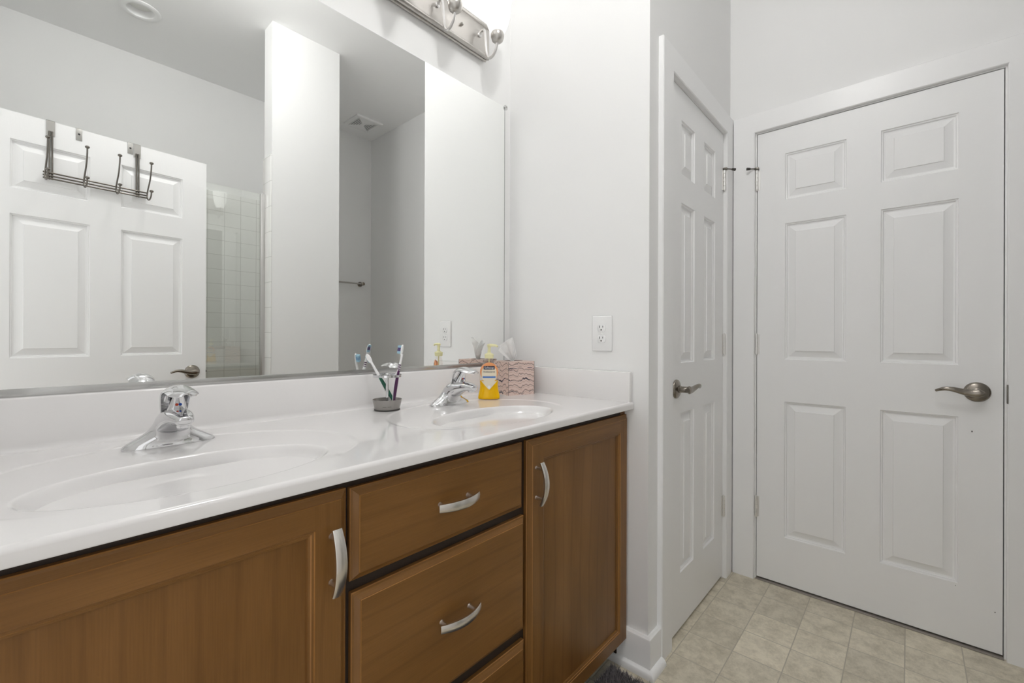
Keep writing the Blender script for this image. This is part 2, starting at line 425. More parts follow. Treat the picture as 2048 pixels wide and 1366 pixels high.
def casing(name, along, inner0, inner1, outer0, outer1, plane, top_in, top_out, thick=.018):
    """door casing around an opening; along = 'x' (faces -y) or 'y' (faces -x)"""
    bm = new_bm()
    def b(h0, h1, z0, z1, d0, d1, bev):
        if along == 'x': box(bm, h0, h1, plane-d1, plane-d0, z0, z1, bev=bev)
        else: box(bm, plane-d1, plane-d0, h0, h1, z0, z1, bev=bev)
    b_ = .003
    def P(h, d, z): return Vector((h, plane-d, z)) if along == 'x' else Vector((plane-d, h, z))
    rings = []
    for ho, zo, hi, zi in ((outer0, 0, inner0, 0), (outer0, top_out, inner0, top_in), (outer1, top_out, inner1, top_in), (outer1, 0, inner1, 0)):
        wd_ = abs(outer0-inner0); ring = []
        for fr, d in ((0, 0), (0, thick-b_), (b_/wd_, thick), (1-b_/wd_, thick), (1, thick-b_), (1, 0)):
            ring.append(P(ho+(hi-ho)*fr, d, zo+(zi-zo)*fr))
        rings.append(ring)
    ring_loft(bm, rings)
    # jamb stops behind the door
    for h0, h1 in ((inner0-.004, inner0+.012), (inner1-.012, inner1+.004)):
        b(h0, h1, 0, top_in, -.058, -.040, 0)
    b(inner0, inner1, top_in-.014, top_in+.001, -.058, -.040, 0)
    return struct(name, bm, M_trim, 35)
casing('trim_1', 'y', -1.5162, -.7346, -1.606, -.6422, X1, 2.0515, 2.141)
casing('trim_2', 'x', .160, .784, .0715, .8665, YC, 2.0515, 2.141)

def baseboards():
    y0 = -.472; xe = .0715; c = (-.015, YC-.015)
    def sweep(name, prof, smooth):
        # prof: (out, z); swept along the side wall, mitred at the corner, on to the casing
        bm = new_bm(); rings = []
        for (bx, by, ox, oy) in ((0, y0, -1, 0), (0, YC, -1, -1), (xe, YC, 0, -1)):
            rings.append([Vector((bx+ox*o, by+oy*o, z)) for o, z in prof])
        ring_loft(bm, rings); struct(name, bm, M_trim, smooth)
    sweep('baseboard_right', [(0, 0), (.015, 0), (.015, .112), (.0135, .1165), (.010, .119), (.008, .122), (0, .122)], 30)
    q = [(.015, 0)]+[(.015+.019*math.cos(PI/2*k/6), .022*math.sin(PI/2*k/6)) for k in range(7)]
    sweep('baseboard_shoe', q, 50)
baseboards()

# ------------------------------------------------------------------ six-panel doors
def panel_face(bm, w, h, px, pz, y, sgn):
    """one face of a six-panel door at local y, sgn -1 faces -y"""
    xs = [0]+[v for p in px for v in p]+[w]; zs = [0]+[v for p in pz for v in p]+[h]
    for i in range(len(xs)-1):
        for j in range(len(zs)-1):
            if i % 2 == 1 and j % 2 == 1: continue
            quad(bm, [(xs[i], y, zs[j]), (xs[i+1], y, zs[j]), (xs[i+1], y, zs[j+1]), (xs[i], y, zs[j+1])])
    prof = [(0, 0), (.0022, .0050), (.006, .0060), (.0085, .0118), (.0135, .0125), (.0385, .0042), (.0398, .0010)]
    for a, b in px:
        for c, d in pz:
            prev = None
            for ins, dep in prof:
                yy = y - sgn*dep
                cur = [bm.verts.new(p) for p in ((a+ins, yy, c+ins), (b-ins, yy, c+ins), (b-ins, yy, d-ins), (a+ins, yy, d-ins))]
                if prev:
                    for k in range(4): bm.faces.new((prev[k], prev[(k+1) % 4], cur[(k+1) % 4], cur[k]))
                prev = cur
            bm.faces.new(prev)

LEVER_CACHE = {}
def lever(parent, x, z, toward, keyed=False):
    """pewter wave lever; door face is local y=0, outward is -y; toward = -1/+1 along local x"""
    bm = new_bm()
    m1 = Matrix.Translation((x, 0, z)) @ Matrix.Rotation(PI/2, 4, 'X')
    lathe(bm, [(.0350, 0), (.0350, .003), (.0335, .006), (.028, .0095), (.018, .0125), (.0145, .0135)], 48, m1)
    lv = build('door_lever', bm, M_pewter2, parent, smooth=40)
    bm = new_bm()
    lathe(bm, [(.0135, .012), (.0135, .019), (.0115, .020), (.0115, .046), (.010, .0485)], 32, m1)
    s = toward
    pts = catmull([(x-s*.014, -.048, z), (x-s*.002, -.0495, z), (x+s*.018, -.050, z-.001), (x+s*.040, -.052, z+.003), (x+s*.062, -.056, z+.009), (x+s*.082, -.057, z+.0105), (x+s*.098, -.054, z+.006), (x+s*.108, -.049, z+.001)], 5)
    n = len(pts); rad = []
    for i in range(n):
        t = i/(n-1)
        wz = .0125*(1-t)**1.2+.0042 if t > .12 else .0135*(.55+t*3.7)
        rad.append((max(wz, .003), .0062*(1-t)+.0035))
    tube(bm, pts, rad, 16, up=(0, 1, 0))
    build('lever_arm', bm, M_pewter2, lv, smooth=50)
    if keyed:
        bm = new_bm()
        lathe(bm, [(.0065, .049), (.0065, .0525), (.0055, .0535)], 20, m1)
        build('lock_button', bm, M_pewter, lv, smooth=40)
    return lv

def hinge(parent, x, z, stop=False, s=1):
    bm = new_bm()
    n = 5; hh = .092/n
    for k in range(n):
        m1 = Matrix.Translation((x, -.0065, z-.046+k*hh))
        lathe(bm, [(.0052, .0006), (.0062, .0012), (.0062, hh-.0012), (.0052, hh-.0006)], 14, m1)
    lathe(bm, [(.0035, -.050), (.0045, -.047), (.0045, .047), (.0035, .050)], 12, Matrix.Translation((x, -.0065, z)))
    h = build('hinge', bm, M_hinge, parent, smooth=40)
    bm = new_bm()
    box(bm, x-.014, x-.0015, -.0016, .0006, z-.046, z+.046); box(bm, x+.0015, x+.012, -.0016, .0006, z-.046, z+.046)
    build('hinge_leaf', bm, M_hinge, h, smooth=0)
    if stop:
        bm = new_bm()
        box(bm, x-.009, x+.009, -.018, -.001, z+.046, z+.056, bev=.002)
        tube(bm, [(x, -.012, z+.051), (x-s*.016, -.028, z+.050), (x-s*.026, -.036, z+.0495)], .0028, 8)
        st = build('hinge_pin_stop', bm, M_pewter, h, smooth=40)
        bm = new_bm()
        tube(bm, [(x-s*.022, -.033, z+.050), (x-s*.034, -.042, z+.0495)], [.005, .0065], 12)
        build('rubber_tip', bm, M_rubber, st, smooth=40)

def six_panel_door(name, label, w, loc, rz, hinge_right, px, hinges=True, keyed=False, lever_side_both=False):
    h = 2.032; th = .035
    d = thing(name, label, 'door', loc, rz, kind='structure')
    pz = [(.208, .813), (1.000, 1.606), (1.713, 1.918)]
    bm = new_bm()
    panel_face(bm, w, h, px, pz, 0, -1); panel_face(bm, w, h, px, pz, th, 1)
    for p in ([(0, 0, 0), (0, th, 0), (0, th, h), (0, 0, h)], [(w, 0, 0), (w, 0, h), (w, th, h), (w, th, 0)],
              [(0, 0, h), (w, 0, h), (w, th, h), (0, th, h)], [(0, 0, 0), (0, th, 0), (w, th, 0), (w, 0, 0)]): quad(bm, p)
    bmesh.ops.remove_doubles(bm, verts=bm.verts, dist=1e-5)
    build('door_panel', bm, M_door, d, smooth=25)
    lx = .063 if hinge_right else w-.063
    lever(d, lx, .906, 1 if hinge_right else -1, keyed)
    if hinges:
        hx = w+.0015 if hinge_right else -.0015
        for z, st in ((1.823, True), (1.067, False), (.322, False)): hinge(d, hx, z, st, -1 if hinge_right else 1)
    return d
W1 = .7656
d1 = six_panel_door('door_1', 'white six-panel door in the far wall, facing the camera, with lever on its right', W1, (X1, -.7426, .012), -PI/2, False, [(.110, .328), (.4377, .656)])
d2 = six_panel_door('door_2', 'narrow white six-panel closet door seen edge-on beside the corner', .610, (.167, YC, .012), 0, True, [(.110, .250), (.360, .500)])
d3 = six_panel_door('door_3', 'open white six-panel door seen in the mirror with the hook rack', .820, (-.7105, -1.621, .012), math.atan2(.0693, -.735), True, [(.108, .355), (.465, .711)], hinges=False, keyed=True)
# strike plate in the far door's jamb, latch plates on the doors' edges
bm = new_bm(); box(bm, X1-.0195, X1-.004, -1.5180, -1.5150, .885, .950, bev=.001)
build('strike_plate', bm, M_pewter, d1, inv=invm(d1), smooth=30)
bm = new_bm(); box(bm, -.0015, .0005, .006, .029, .875, .935, bev=.0007); lathe(bm, [(.006, 0), (.006, .009)], 12, Matrix.Translation((-.009, .017, .905)) @ Matrix.Rotation(PI/2, 4, 'Y'))
build('latch_plate', bm, M_pewter, d3, smooth=30)
for yy, zz, r in ((-1.4331, .776, .0022), (-1.4902, .153, .0016), (-1.3925, .21, .0010)):
    bm = new_bm(); lathe(bm, [(r, 0), (r, .0004)], 10, Matrix.Translation((X1, yy, zz)) @ Matrix.Rotation(-PI/2, 4, 'Y') @ Matrix.Diagonal((1.5, .8, 1, 1)))
    build('scuff_mark', bm, M_rubber, d1, inv=invm(d1), smooth=0)
# threshold strip under the far door
bm = new_bm(); box(bm, X1-.012, X1+.05, -1.5112, -.7396, 0, .004, bev=.0015)
struct('trim_5', bm, mat('threshold_vinyl', (.30, .27, .24, 1), .5), 30)

# ------------------------------------------------------------------ vanity cabinet
FY = -.555; ZT = .889; ZU = .866
cab = thing('vanity_cabinet', 'brown stained wood double vanity cabinet under the white countertop', 'cabinet', (-.78, -.27, 0))
ci = invm(cab)
def cabinet():
    bm = new_bm()
    box(bm, -1.562, -.001, -.536, -.518, .070, ZU)              # face frame
    box(bm, -1.562, -1.544, -.518, -.002, 0, ZU); box(bm, -.019, -.001, -.518, -.002, 0, ZU)
    box(bm, -1.544, -.019, -.518, -.002, .085, .10)
    build('carcass', bm, M_wood_shaded, cab, ci, smooth=0)
    bm = new_bm(); box(bm, -1.544, -.019, -.475, -.463, 0, .085)
    build('toe_kick', bm, M_wood_shaded, cab, ci, smooth=0)
    # end stile visible above the right door
    bm = new_bm(); box(bm, -.030, -.001, -.5375, -.536, .070, ZU-.0005)
    build('end_stile', bm, M_wood, cab, ci, smooth=0)

def strip(bm, a, b, c, d, grain, off):
    """quad with UV (u across, v along) by world axis grain (0 or 2)"""
    o = 2 if grain == 0 else 0
    return quad(bm, (a, b, c, d), [(p[o]+off[0]+p[1], p[grain]+off[1]) for p in (a, b, c, d)])

def loops(bm, x0, x1, z0, z1, prof, offs, pale_segs=()):
    """mitred rectangular rings; prof list of (inset, y)"""
    for s_, ((i0, y0), (i1, y1)) in enumerate(zip(prof, prof[1:])):
        A = [(x0+i0, y0, z0+i0), (x1-i0, y0, z0+i0), (x1-i0, y0, z1-i0), (x0+i0, y0, z1-i0)]
        B = [(x0+i1, y1, z0+i1), (x1-i1, y1, z0+i1), (x1-i1, y1, z1-i1), (x0+i1, y1, z1-i1)]
        for k in range(4):
            j = (k+1) % 4
            f = strip(bm, A[k], A[j], B[j], B[k], 0 if k % 2 == 0 else 2, offs[k])
            if s_ in pale_segs: f.material_index = 1

def edge_profile():
    return [(0, -.536), (0, FY+.0105), (.0012, FY+.009), (.0045, FY+.0075), (.0085, FY+.0045), (.0125, FY+.0012), (.0135, FY+.0012), (.0142, FY)]

def rnd(): return (random.random()*9, random.random()*9)
def pull(parent, cx, cz, vertical, ln=.108):
    bm = new_bm(); n = 18; rings = []
    for i in range(n+1):
        t = -1+2*i/n
        s = t*ln/2
        out = .0175+.0155*(1-t*t)
        wd = .0078+.0014*(1-t*t); th = .0016+.0006*(1-t*t)
        sl = -2*.0155*t/(ln/2)
        nv = Vector((-sl, -1)); nv.normalize()      # (along, out) normal
        ring = []
        for a, b in ((-1, 1), (-.8, 1.5), (0, 1.9), (.8, 1.5), (1, 1), (1, -1), (-1, -1)):
            al = s - nv.x*th*b*-1; ou = -(out) + nv.y*th*b
            wv = wd*a
            ring.append(Vector((cx+wv, FY+ou, cz+al)) if vertical else Vector((cx+al, FY+ou, cz+wv)))
        rings.append(ring)
    ring_loft(bm, rings)
    for q in (-.038, .038):
        p = Vector((cx, 0, cz+q)) if vertical else Vector((cx+q, 0, cz))
        tube(bm, [(p.x, FY+.0005, p.z), (p.x, FY-.004, p.z), (p.x, FY-.0255, p.z)], [.0058, .0042, .0042], 14)
    return build('pull_handle', bm, M_pull, parent, ci, smooth=40)

def cab_door(x0, x1, z0, z1, hx, hz):
    bm = new_bm(); offs = [rnd() for _ in range(4)]
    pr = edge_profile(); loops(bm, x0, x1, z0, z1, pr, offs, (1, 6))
    i = pr[-1][0]; st = .057; rl = .0535
    a0, a1, c0, c1 = x0+i, x1-i, z0+i, z1-i; b0, b1, d0, d1_ = x0+st, x1-st, z0+rl, z1-rl
    y = FY
    strip(bm, (a0, y, c0), (b0, y, c0), (b0, y, c1), (a0, y, c1), 2, offs[3])
    strip(bm, (b1, y, c0), (a1, y, c0), (a1, y, c1), (b1, y, c1), 2, offs[1])
    strip(bm, (b0, y, c0), (b1, y, c0), (b1, y, d0), (b0, y, d0), 0, offs[0])
    strip(bm, (b0, y, d1_), (b1, y, d1_), (b1, y, c1), (b0, y, c1), 0, offs[2])
    loops(bm, b0, b1, d0, d1_, [(0, y), (.0012, y+.0022), (.0045, y+.0026), (.0062, y+.0045), (.0095, y+.0052), (.0105, y+.0095)], [rnd() for _ in range(4)], (0, 2))
    quad(bm, [(x0, -.536, z0), (x0, -.536, z1), (x1, -.536, z1), (x1, -.536, z0)])
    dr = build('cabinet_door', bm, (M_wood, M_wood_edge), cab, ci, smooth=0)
    bm = new_bm(); o = rnd()
    strip(bm, (b0+.009, y+.0095, d0+.009), (b1-.009, y+.0095, d0+.009), (b1-.009, y+.0095, d1_-.009), (b0+.009, y+.0095, d1_-.009), 2, o)
    quad(bm, [(b0+.009, y+.014, d0+.009), (b0+.009, y+.014, d1_-.009), (b1-.009, y+.014, d1_-.009), (b1-.009, y+.014, d0+.009)])
    build('recessed_panel', bm, M_wood, dr, ci, smooth=0)
    pull(dr, hx, hz, True)

def drawer(x0, x1, z0, z1, hz):
    bm = new_bm(); pr = edge_profile(); o = rnd()
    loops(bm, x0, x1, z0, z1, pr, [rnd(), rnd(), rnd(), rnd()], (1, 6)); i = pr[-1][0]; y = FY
    strip(bm, (x0+i, y, z0+i), (x1-i, y, z0+i), (x1-i, y, z1-i), (x0+i, y, z1-i), 0, o)
    quad(bm, [(x0, -.536, z0), (x0, -.536, z1), (x1, -.536, z1), (x1, -.536, z0)])
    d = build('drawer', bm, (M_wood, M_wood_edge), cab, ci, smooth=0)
    pull(d, (x0+x1)/2, hz, False)
cabinet()
cab_door(-1.556, -1.0165, .077, .8475, -1.046, .739)
cab_door(-.5345, -.004, .077, .8455, -.506, .735)
drawer(-1.0095, -.5525, .683, .845, .766)
drawer(-1.0065, -.5455, .3765, .6615, .524)
drawer(-1.0045, -.5430, .077, .3490, .218)

# ------------------------------------------------------------------ vanity top
top = thing('countertop', 'glossy white one-piece double-sink countertop on the brown cabinet', 'countertop', (-.78, -.30, ZU))
SINKS = [(-1.193, -.398, .205, .120, -1.19), (-.490, -.398, .205, .120, -.482)]
def sstep(a, b, x):
    t = min(1, max(0, (x-a)/(b-a))); return t*t*(3-2*t)
def ell(x, y, s): return math.hypot((x-s[0])/s[2], (y-s[1])/s[3])
def height(x, y):
    z = ZT
    for s in SINKS:
        oy = -.335; ob = .235 if y > oy else .205
        r2 = math.hypot((x-s[4])/.292, (y-oy)/ob)
        z -= .0016*(1-sstep(.955, 1.0, r2))*sstep(-.50, -.40, y)
        r = ell(x, y, s)
        if r < 1.03:
            t = max(0, (1.03-r)/1.03)
            z -= .105*(1-(1-t)**2.2)*sstep(0, .08, t)
    return z
def vanity_top():
    ti = invm(top)
    nx = 640; x0, x1 = -1.566, -.0015
    xs = [x0+(x1-x0)*i/nx for i in range(nx+1)]
    yb = -.030
    ys = [-.0425+(-.564+.0425)*j/240 for j in range(241)]
    # profile rows: (y, z or None)
    rows = [(y, None) for y in ys]
    for k in range(1, 6):
        a = PI/2*k/5; rows.append((-.564-.008*math.sin(a), ZT-.008+.008*math.cos(a)))
    rows += [(-.572, ZU+.002), (-.571, ZU), (-.536, ZU), (-.30, ZU)]
    def mk(name, faces_idx, vid, co, nrm):
        used = sorted({v for f in faces_idx for v in f}); rem = {v: i for i, v in enumerate(used)}
        me = bpy.data.meshes.new(name); L0 = Vector(top.location)
        me.from_pydata([tuple(Vector(co[v])-L0) for v in used], [], [tuple(rem[v] for v in f) for f in faces_idx])
        for p in me.polygons: p.use_smooth = True
        me.normals_split_custom_set_from_vertices([nrm[v] for v in used])
        me.materials.append(M_marble)
        o = bpy.data.objects.new(name, me); COL.objects.link(o); o.parent = top
        return o
    co, nrm = [], []
    for (y, zf) in rows:
        for x in xs:
            co.append((x, y, height(x, y) if zf is None else zf))
    W = nx+1
    for j, (y, zf) in enumerate(rows):
        for i, x in enumerate(xs):
            if zf is None and y > -.5635:
                e = .0015
                n = Vector((-(height(x+e, y)-height(x-e, y))/(2*e), -(height(x, y+e)-height(x, y-e))/(2*e), 1))
            else:
                if y == -.564: n = Vector((0, 0, 1))
                elif zf is not None and zf > ZU+.003:
                    a = min(1, (-.564-y)/.008); n = Vector((0, -a, math.sqrt(max(0, 1-a*a))))
                elif zf == ZU+.002: n = Vector((0, -1, -.1))
                elif y == -.571: n = Vector((0, -1, -1))
                else: n = Vector((0, 0, -1))
            nrm.append(tuple(n.normalized()))
    fc, fs = [], [[] for _ in SINKS]
    for j in range(len(rows)-1):
        for i in range(nx):
            f = (j*W+i, (j+1)*W+i, (j+1)*W+i+1, j*W+i+1)
            cx, cy = (xs[i]+xs[i+1])/2, (rows[j][0]+rows[j+1][0])/2
            for k, s in enumerate(SINKS):
                if j < 240 and ell(cx, cy, s) < 1.0: fs[k].append(f); break
            else: fc.append(f)
    mk('slab', fc, None, co, nrm)
    for k, s in enumerate(SINKS):
        b = mk('sink_basin', fs[k], None, co, nrm)
        zz = height(s[0], s[1])
        bm = new_bm(); lathe(bm, [(.0, .004), (.012, .004), (.0135, .006), (.019, .0065), (.0225, .004), (.023, -.002)], 32, Matrix.Translation((s[0], s[1], zz)), cap0=False, cap1=False)
        build('drain', bm, M_chrome, b, ti, smooth=40)
    # back splash with cove
    bm = new_bm(); pr = [(0.0, ZT+.002), (0.0, ZT+.102), (-.026, ZT+.102), (-.0285, ZT+.101), (-.030, ZT+.0985), (-.030, ZT+.013)]
    for k in range(1, 7):
        a = PI/2*k/6; pr.append((-.030-.0125*(1-math.cos(a)), ZT+.013-.013*math.sin(a)))
    pr += [(-.0425, ZT-.01), (0, ZT-.01)]
    rings = [[Vector((x, y, z)) for y, z in pr] for x in (x0, x1)]
    ring_loft(bm, rings)
    build('backsplash', bm, M_marble, top, ti, smooth=50)
    bm = new_bm(); box(bm, -.0215, -.002, -.5665, -.0305, ZT-.001, ZT+.1015, bev=.0025)
    build('side_splash', bm, M_marble, top, ti, smooth=40)
vanity_top()

# ------------------------------------------------------------------ faucets
def faucet(loc, label):
    f = thing('faucet', label, 'faucet', loc, 0, 'chrome faucets on the countertop')
    S = [(0, 0, 0, .0765, .0265), (0, .0035, 0, .0765, .0265), (0, .009, 0, .072, .0245), (-.001, .017, 5, .058, .0235), (-.003, .027, 10, .042, .0235),
         (-.008, .039, 20, .0315, .0255), (-.022, .051, 40, .0275, .0265), (-.045, .0595, 62, .0255, .0215), (-.075, .0640, 82, .0225, .0155), (-.098, .0640, 95, .0185, .0118), (-.113, .0620, 106, .0145, .0100)]
    V = catmull([Vector((s[0], s[1], s[2])) for s in S], 4); Wd = catmull([Vector((s[3], s[4], 0)) for s in S], 4)
    rings = []; n = 40
    for v, wv in zip(V, Wd):
        a = math.radians(max(v.z, 0)); ax = Vector((1, 0, 0)); dp = Vector((0, -math.cos(a), -math.sin(a)))
        ring = []
        for k in range(n):
            t = 2*PI*k/n; c, s = math.cos(t), math.sin(t); e = 2/2.4
            ring.append(Vector((0, v.x, v.y))+ax*wv.x*math.copysign(abs(c)**e, c)+dp*wv.y*math.copysign(abs(s)**e, s))
        rings.append(ring)
    # rounded nose
    last = rings[-1]; c0 = sum(last, Vector())/n; fwd = Vector((0, -1, -.25)).normalized()
    for sc_, ad in ((.9, .0030), (.65, .0052), (.3, .0062)): rings.append([c0+(p-c0)*sc_+fwd*ad for p in last])
    bm = new_bm(); ring_loft(bm, rings)
    build('body', bm, M_chrome, f, smooth=60)
    bm = new_bm(); lathe(bm, [(.009, .0515), (.0105, .0520), (.0110, .053), (.0110, .064)], 28, Matrix.Translation((0, -.104, -.003)))
    build('aerator', bm, M_chrome, f, smooth=40)
    # pyramid-shaped valve neck in front of the lever
    bm = new_bm(); rr = []
    for z, y, hx, hy in ((.060, -.044, .019, .017), (.074, -.049, .0165, .014), (.090, -.055, .0125, .0105), (.104, -.061, .0085, .008), (.116, -.066, .0075, .007)):
        ring = []
        for k in range(20):
            t = 2*PI*k/20; c, s = math.cos(t), math.sin(t); e = 2/3.2
            ring.append(Vector((hx*math.copysign(abs(c)**e, c), y+hy*math.copysign(abs(s)**e, s), z)))
        rr.append(ring)
    ring_loft(bm, rr)
    nk = build('valve_neck', bm, M_chrome, f, smooth=50)
    for nm, sx, m_ in (('hot_mark', -1, M_red), ('cold_mark', 1, M_bluedot)):
        bm = new_bm(); lathe(bm, [(.0026, 0), (.0026, .0012)], 14, Matrix.Translation((sx*.0028, -.0648, .088)) @ Matrix.Rotation(PI/2+.25, 4, 'X'))
        build(nm, bm, m_, nk, smooth=40)
    # hooded lever: spine rising at the back, curving forward over the spout
    path = catmull([(0, -.010, .040), (0, -.014, .060), (0, -.020, .084), (0, -.029, .106), (0, -.042, .1195), (0, -.062, .1255), (0, -.084, .1238), (0, -.106, .1195), (0, -.124, .1155)], 5)
    np_ = len(path); rings = []
    for i, p in enumerate(path):
        t = i/(np_-1)
        tg = (path[min(i+1, np_-1)]-path[max(i-1, 0)]).normalized()
        nn = Vector((1, 0, 0)).cross(tg).normalized()
        if nn.z < 0 and t > .5: nn = -nn
        if t <= .5 and nn.y < 0: nn = -nn
        hw = .0200+.0055*sstep(0, .45, t)-.002*sstep(.7, 1, t)
        if t > .86: hw *= math.sqrt(max(.10, 1-((t-.86)/.145)**2))
        arch = .0125*(1-.35*sstep(.6, 1, t)); th = .0042
        o, inn = [], []
        for k in range(13):
            u = -1+2*k/12
            d = -arch*abs(u)**2.4
            o.append(p+Vector((1, 0, 0))*hw*u+nn*d)
        for k in range(13):
            u = 1-2*k/12
            inn.append(p+Vector((1, 0, 0))*(hw*.93)*u+nn*(-arch*abs(u)**2.4-th*(1-.55*abs(u)**3)))
        rings.append(o+inn)
    bm = new_bm(); ring_loft(bm, rings)
    build('lever_handle', bm, M_chrome, f, smooth=60)
    # pop-up rod knob behind the body
    bm = new_bm(); tube(bm, [(0, .020, .018), (0, .020, .050)], .002, 8); sphere(bm, (0, .020, .053), .0045, 12)
    build('popup_rod', bm, M_chrome, f, smooth=50)
    return f
faucet((-1.186, -.150, ZT-.0017), 'chrome single-lever faucet on the near sink, left in the photo')
faucet((-.452, -.150, ZT-.0017), 'chrome single-lever faucet on the far sink, left of the soap bottle')

# ------------------------------------------------------------------ mirror
MY = -.016
mir = thing('vanity_mirror', 'large frameless mirror above the double vanity countertop', 'mirror', (-.78, 0, .991))
mi = invm(mir)
bm = new_bm(); box(bm, -1.545, -.0505, MY, -.0015, 1.0, 2.060, bev=.0008, seg=1)
build('mirror_glass', bm, M_mirror, mir, mi, smooth=0)
bm = new_bm(); box(bm, -1.547, -.050, MY-.0032, MY-.0006, .9912, 1.0065, bev=.0006); box(bm, -1.547, -.050, MY-.0020, -.0002, .9911, .9945)
build('bottom_channel', bm, mat('satin_channel', (.52, .52, .51, 1), .22, 1), mir, mi, smooth=30)
bm = new_bm(); box(bm, -.0512, -.0496, MY-.0004, -.001, 1.007, 2.060)
build('mirror_edge', bm, mat('mirror_edge_dark', (.08, .09, .085, 1), .4), mir, mi, smooth=0)
bm = new_bm(); lathe(bm, [(.0105, 0), (.0105, .003), (.008, .005), (.003, .0055)], 24, Matrix.Translation((-.047, MY-.0005, 2.058)) @ Matrix.Rotation(PI/2, 4, 'X'))
clip = build('mirror_clip', bm, clear_mat('clear_clip', (.86, .86, .86, 1)), mir, mi, smooth=40)
bm = new_bm(); lathe(bm, [(.0032, .0035), (.0032, .0065), (.0015, .007)], 14, Matrix.Translation((-.0445, MY, 2.0605)) @ Matrix.Rotation(PI/2, 4, 'X'))
build('clip_screw', bm, M_nickel, clip, mi, smooth=40)

# ------------------------------------------------------------------ vanity light
def vanity_light():
    n = 4; x_r = -.2109; sp = .2056
    xa, xb = x_r-sp*(n-1)-.055, x_r+.055
    t = thing('vanity_light', 'brushed nickel bar light with frosted tulip shades above the mirror', 'light', ((xa+xb)/2, 0, 2.205))
    ti = invm(t)
    bm = new_bm()
    box(bm, xa, xb, -.030, -.001, 2.205, 2.327, bev=.003)
    for z in (2.2075, 2.3245):
        tube(bm, [(xa+.001, -.026, z), (xb-.001, -.026, z)], .0085, 14)
        tube(bm, [(xa+.001, -.010, z-.003 if z < 2.25 else z+.003), (xb-.001, -.010, z-.003 if z < 2.25 else z+.003)], .006, 10)
    bp = build('back_plate', bm, M_nickel, t, ti, smooth=40)
    for x in (x_r-sp*.45, x_r-sp*2.45):
        bm = new_bm(); lathe(bm, [(.006, 0), (.006, .006), (.004, .010), (.0015, .011)], 14, Matrix.Translation((x, -.030, 2.262)) @ Matrix.Rotation(PI/2, 4, 'X'))
        build('mounting_knob', bm, M_nickel, bp, ti, smooth=40)
    for k in range(n):
        x = x_r-sp*k
        bm = new_bm()
        pts = catmull([(x, -.029, 2.270), (x, -.044, 2.279), (x, -.056, 2.277), (x, -.062, 2.255), (x, -.066, 2.215), (x, -.073, 2.175), (x, -.086, 2.1585), (x, -.103, 2.160), (x, -.118, 2.176), (x, -.126, 2.200)], 5)
        tube(bm, pts, .0052, 12, up=(1, 0, 0))
        lathe(bm, [(.009, .028), (.009, .034), (.006, .036)], 16, Matrix.Translation((x, 0, 2.270)) @ Matrix.Rotation(PI/2, 4, 'X'))
        arm = build('lamp_arm', bm, M_satin, t, ti, smooth=50)
        tx = Matrix.Translation((x, -.127, 0))
        bm = new_bm(); lathe(bm, [(.0045, 2.197), (.012, 2.1985), (.0205, 2.206), (.0245, 2.218), (.0245, 2.228), (.022, 2.236), (.018, 2.239)], 28, tx)
        build('socket_cup', bm, M_nickel, arm, ti, smooth=50)
        prof = [(.021, 2.232), (.0275, 2.241), (.0345, 2.254), (.041, 2.272), (.0455, 2.293), (.049, 2.318), (.0515, 2.345), (.0535, 2.372)]
        P = [(p.x, p.y) for p in catmull([Vector((a, b, 0)) for a, b in prof], 2)]
        P += [(.0512, 2.372)] + [(r-.0025, z) for r, z in reversed(P[:-1])][:-1]
        bm = new_bm(); lathe(bm, P, 28, tx, cap0=False, cap1=False)
        build('lamp_shade', bm, M_shade, arm, ti, smooth=50)
        lt = bpy.data.lights.new('bulb', 'POINT'); lt.energy = BULB_W; lt.color = (1, .985, .965); lt.shadow_soft_size = .025
        lo = bpy.data.objects.new('bulb', lt); COL.objects.link(lo); lo.location = (x, -.127, 2.335)
        lo.location = ti @ lo.location; lo.parent = t
vanity_light()

# ------------------------------------------------------------------ power outlet
def outlet():
    o = thing('power_outlet', 'white duplex outlet on the wall to the right of the mirror', 'outlet', (0, -.4494, 1.1217), -PI/2)
    # local: -y faces the room (world -x)
    bm = new_bm(); box(bm, -.0405, .0405, -.0062, 0, -.0635, .0635, bev=.0045, seg=3)
    build('cover_plate', bm, M_white_pl, o, smooth=40)
    for z in (.0195, -.0195):
        bm = new_bm(); rings = []
        for yy, s in ((-.006, 1), (-.0085, 1), (-.0092, .95)):
            ring = []
            for k in range(40):
                a = 2*PI*k/40; x = .0172*math.cos(a); zz = .0172*math.sin(a); zz = max(-.0135, min(.0135, zz))
                ring.append(Vector((x*s, yy, z+zz*s)))
            rings.append(ring)
        ring_loft(bm, rings)
        r = build('receptacle', bm, M_white_pl, o, smooth=40)
        bm = new_bm()
        box(bm, -.0075, -.0052, -.0096, -.0088, z+.0005, z+.0085); box(bm, .0052, .0072, -.0096, -.0088, z+.0012, z+.0080)
        lathe(bm, [(.0026, .0088), (.0026, .0096)], 14, Matrix.Translation((0, 0, z-.0068)) @ Matrix.Rotation(PI/2, 4, 'X'))
        build('slot', bm, M_black, r, smooth=0)
    bm = new_bm(); lathe(bm, [(.0028, .006), (.0028, .0072), (.0015, .0076)], 14, Matrix.Rotation(PI/2, 4, 'X'))
    build('screw', bm, M_white_pl, o, smooth=40)
outlet()

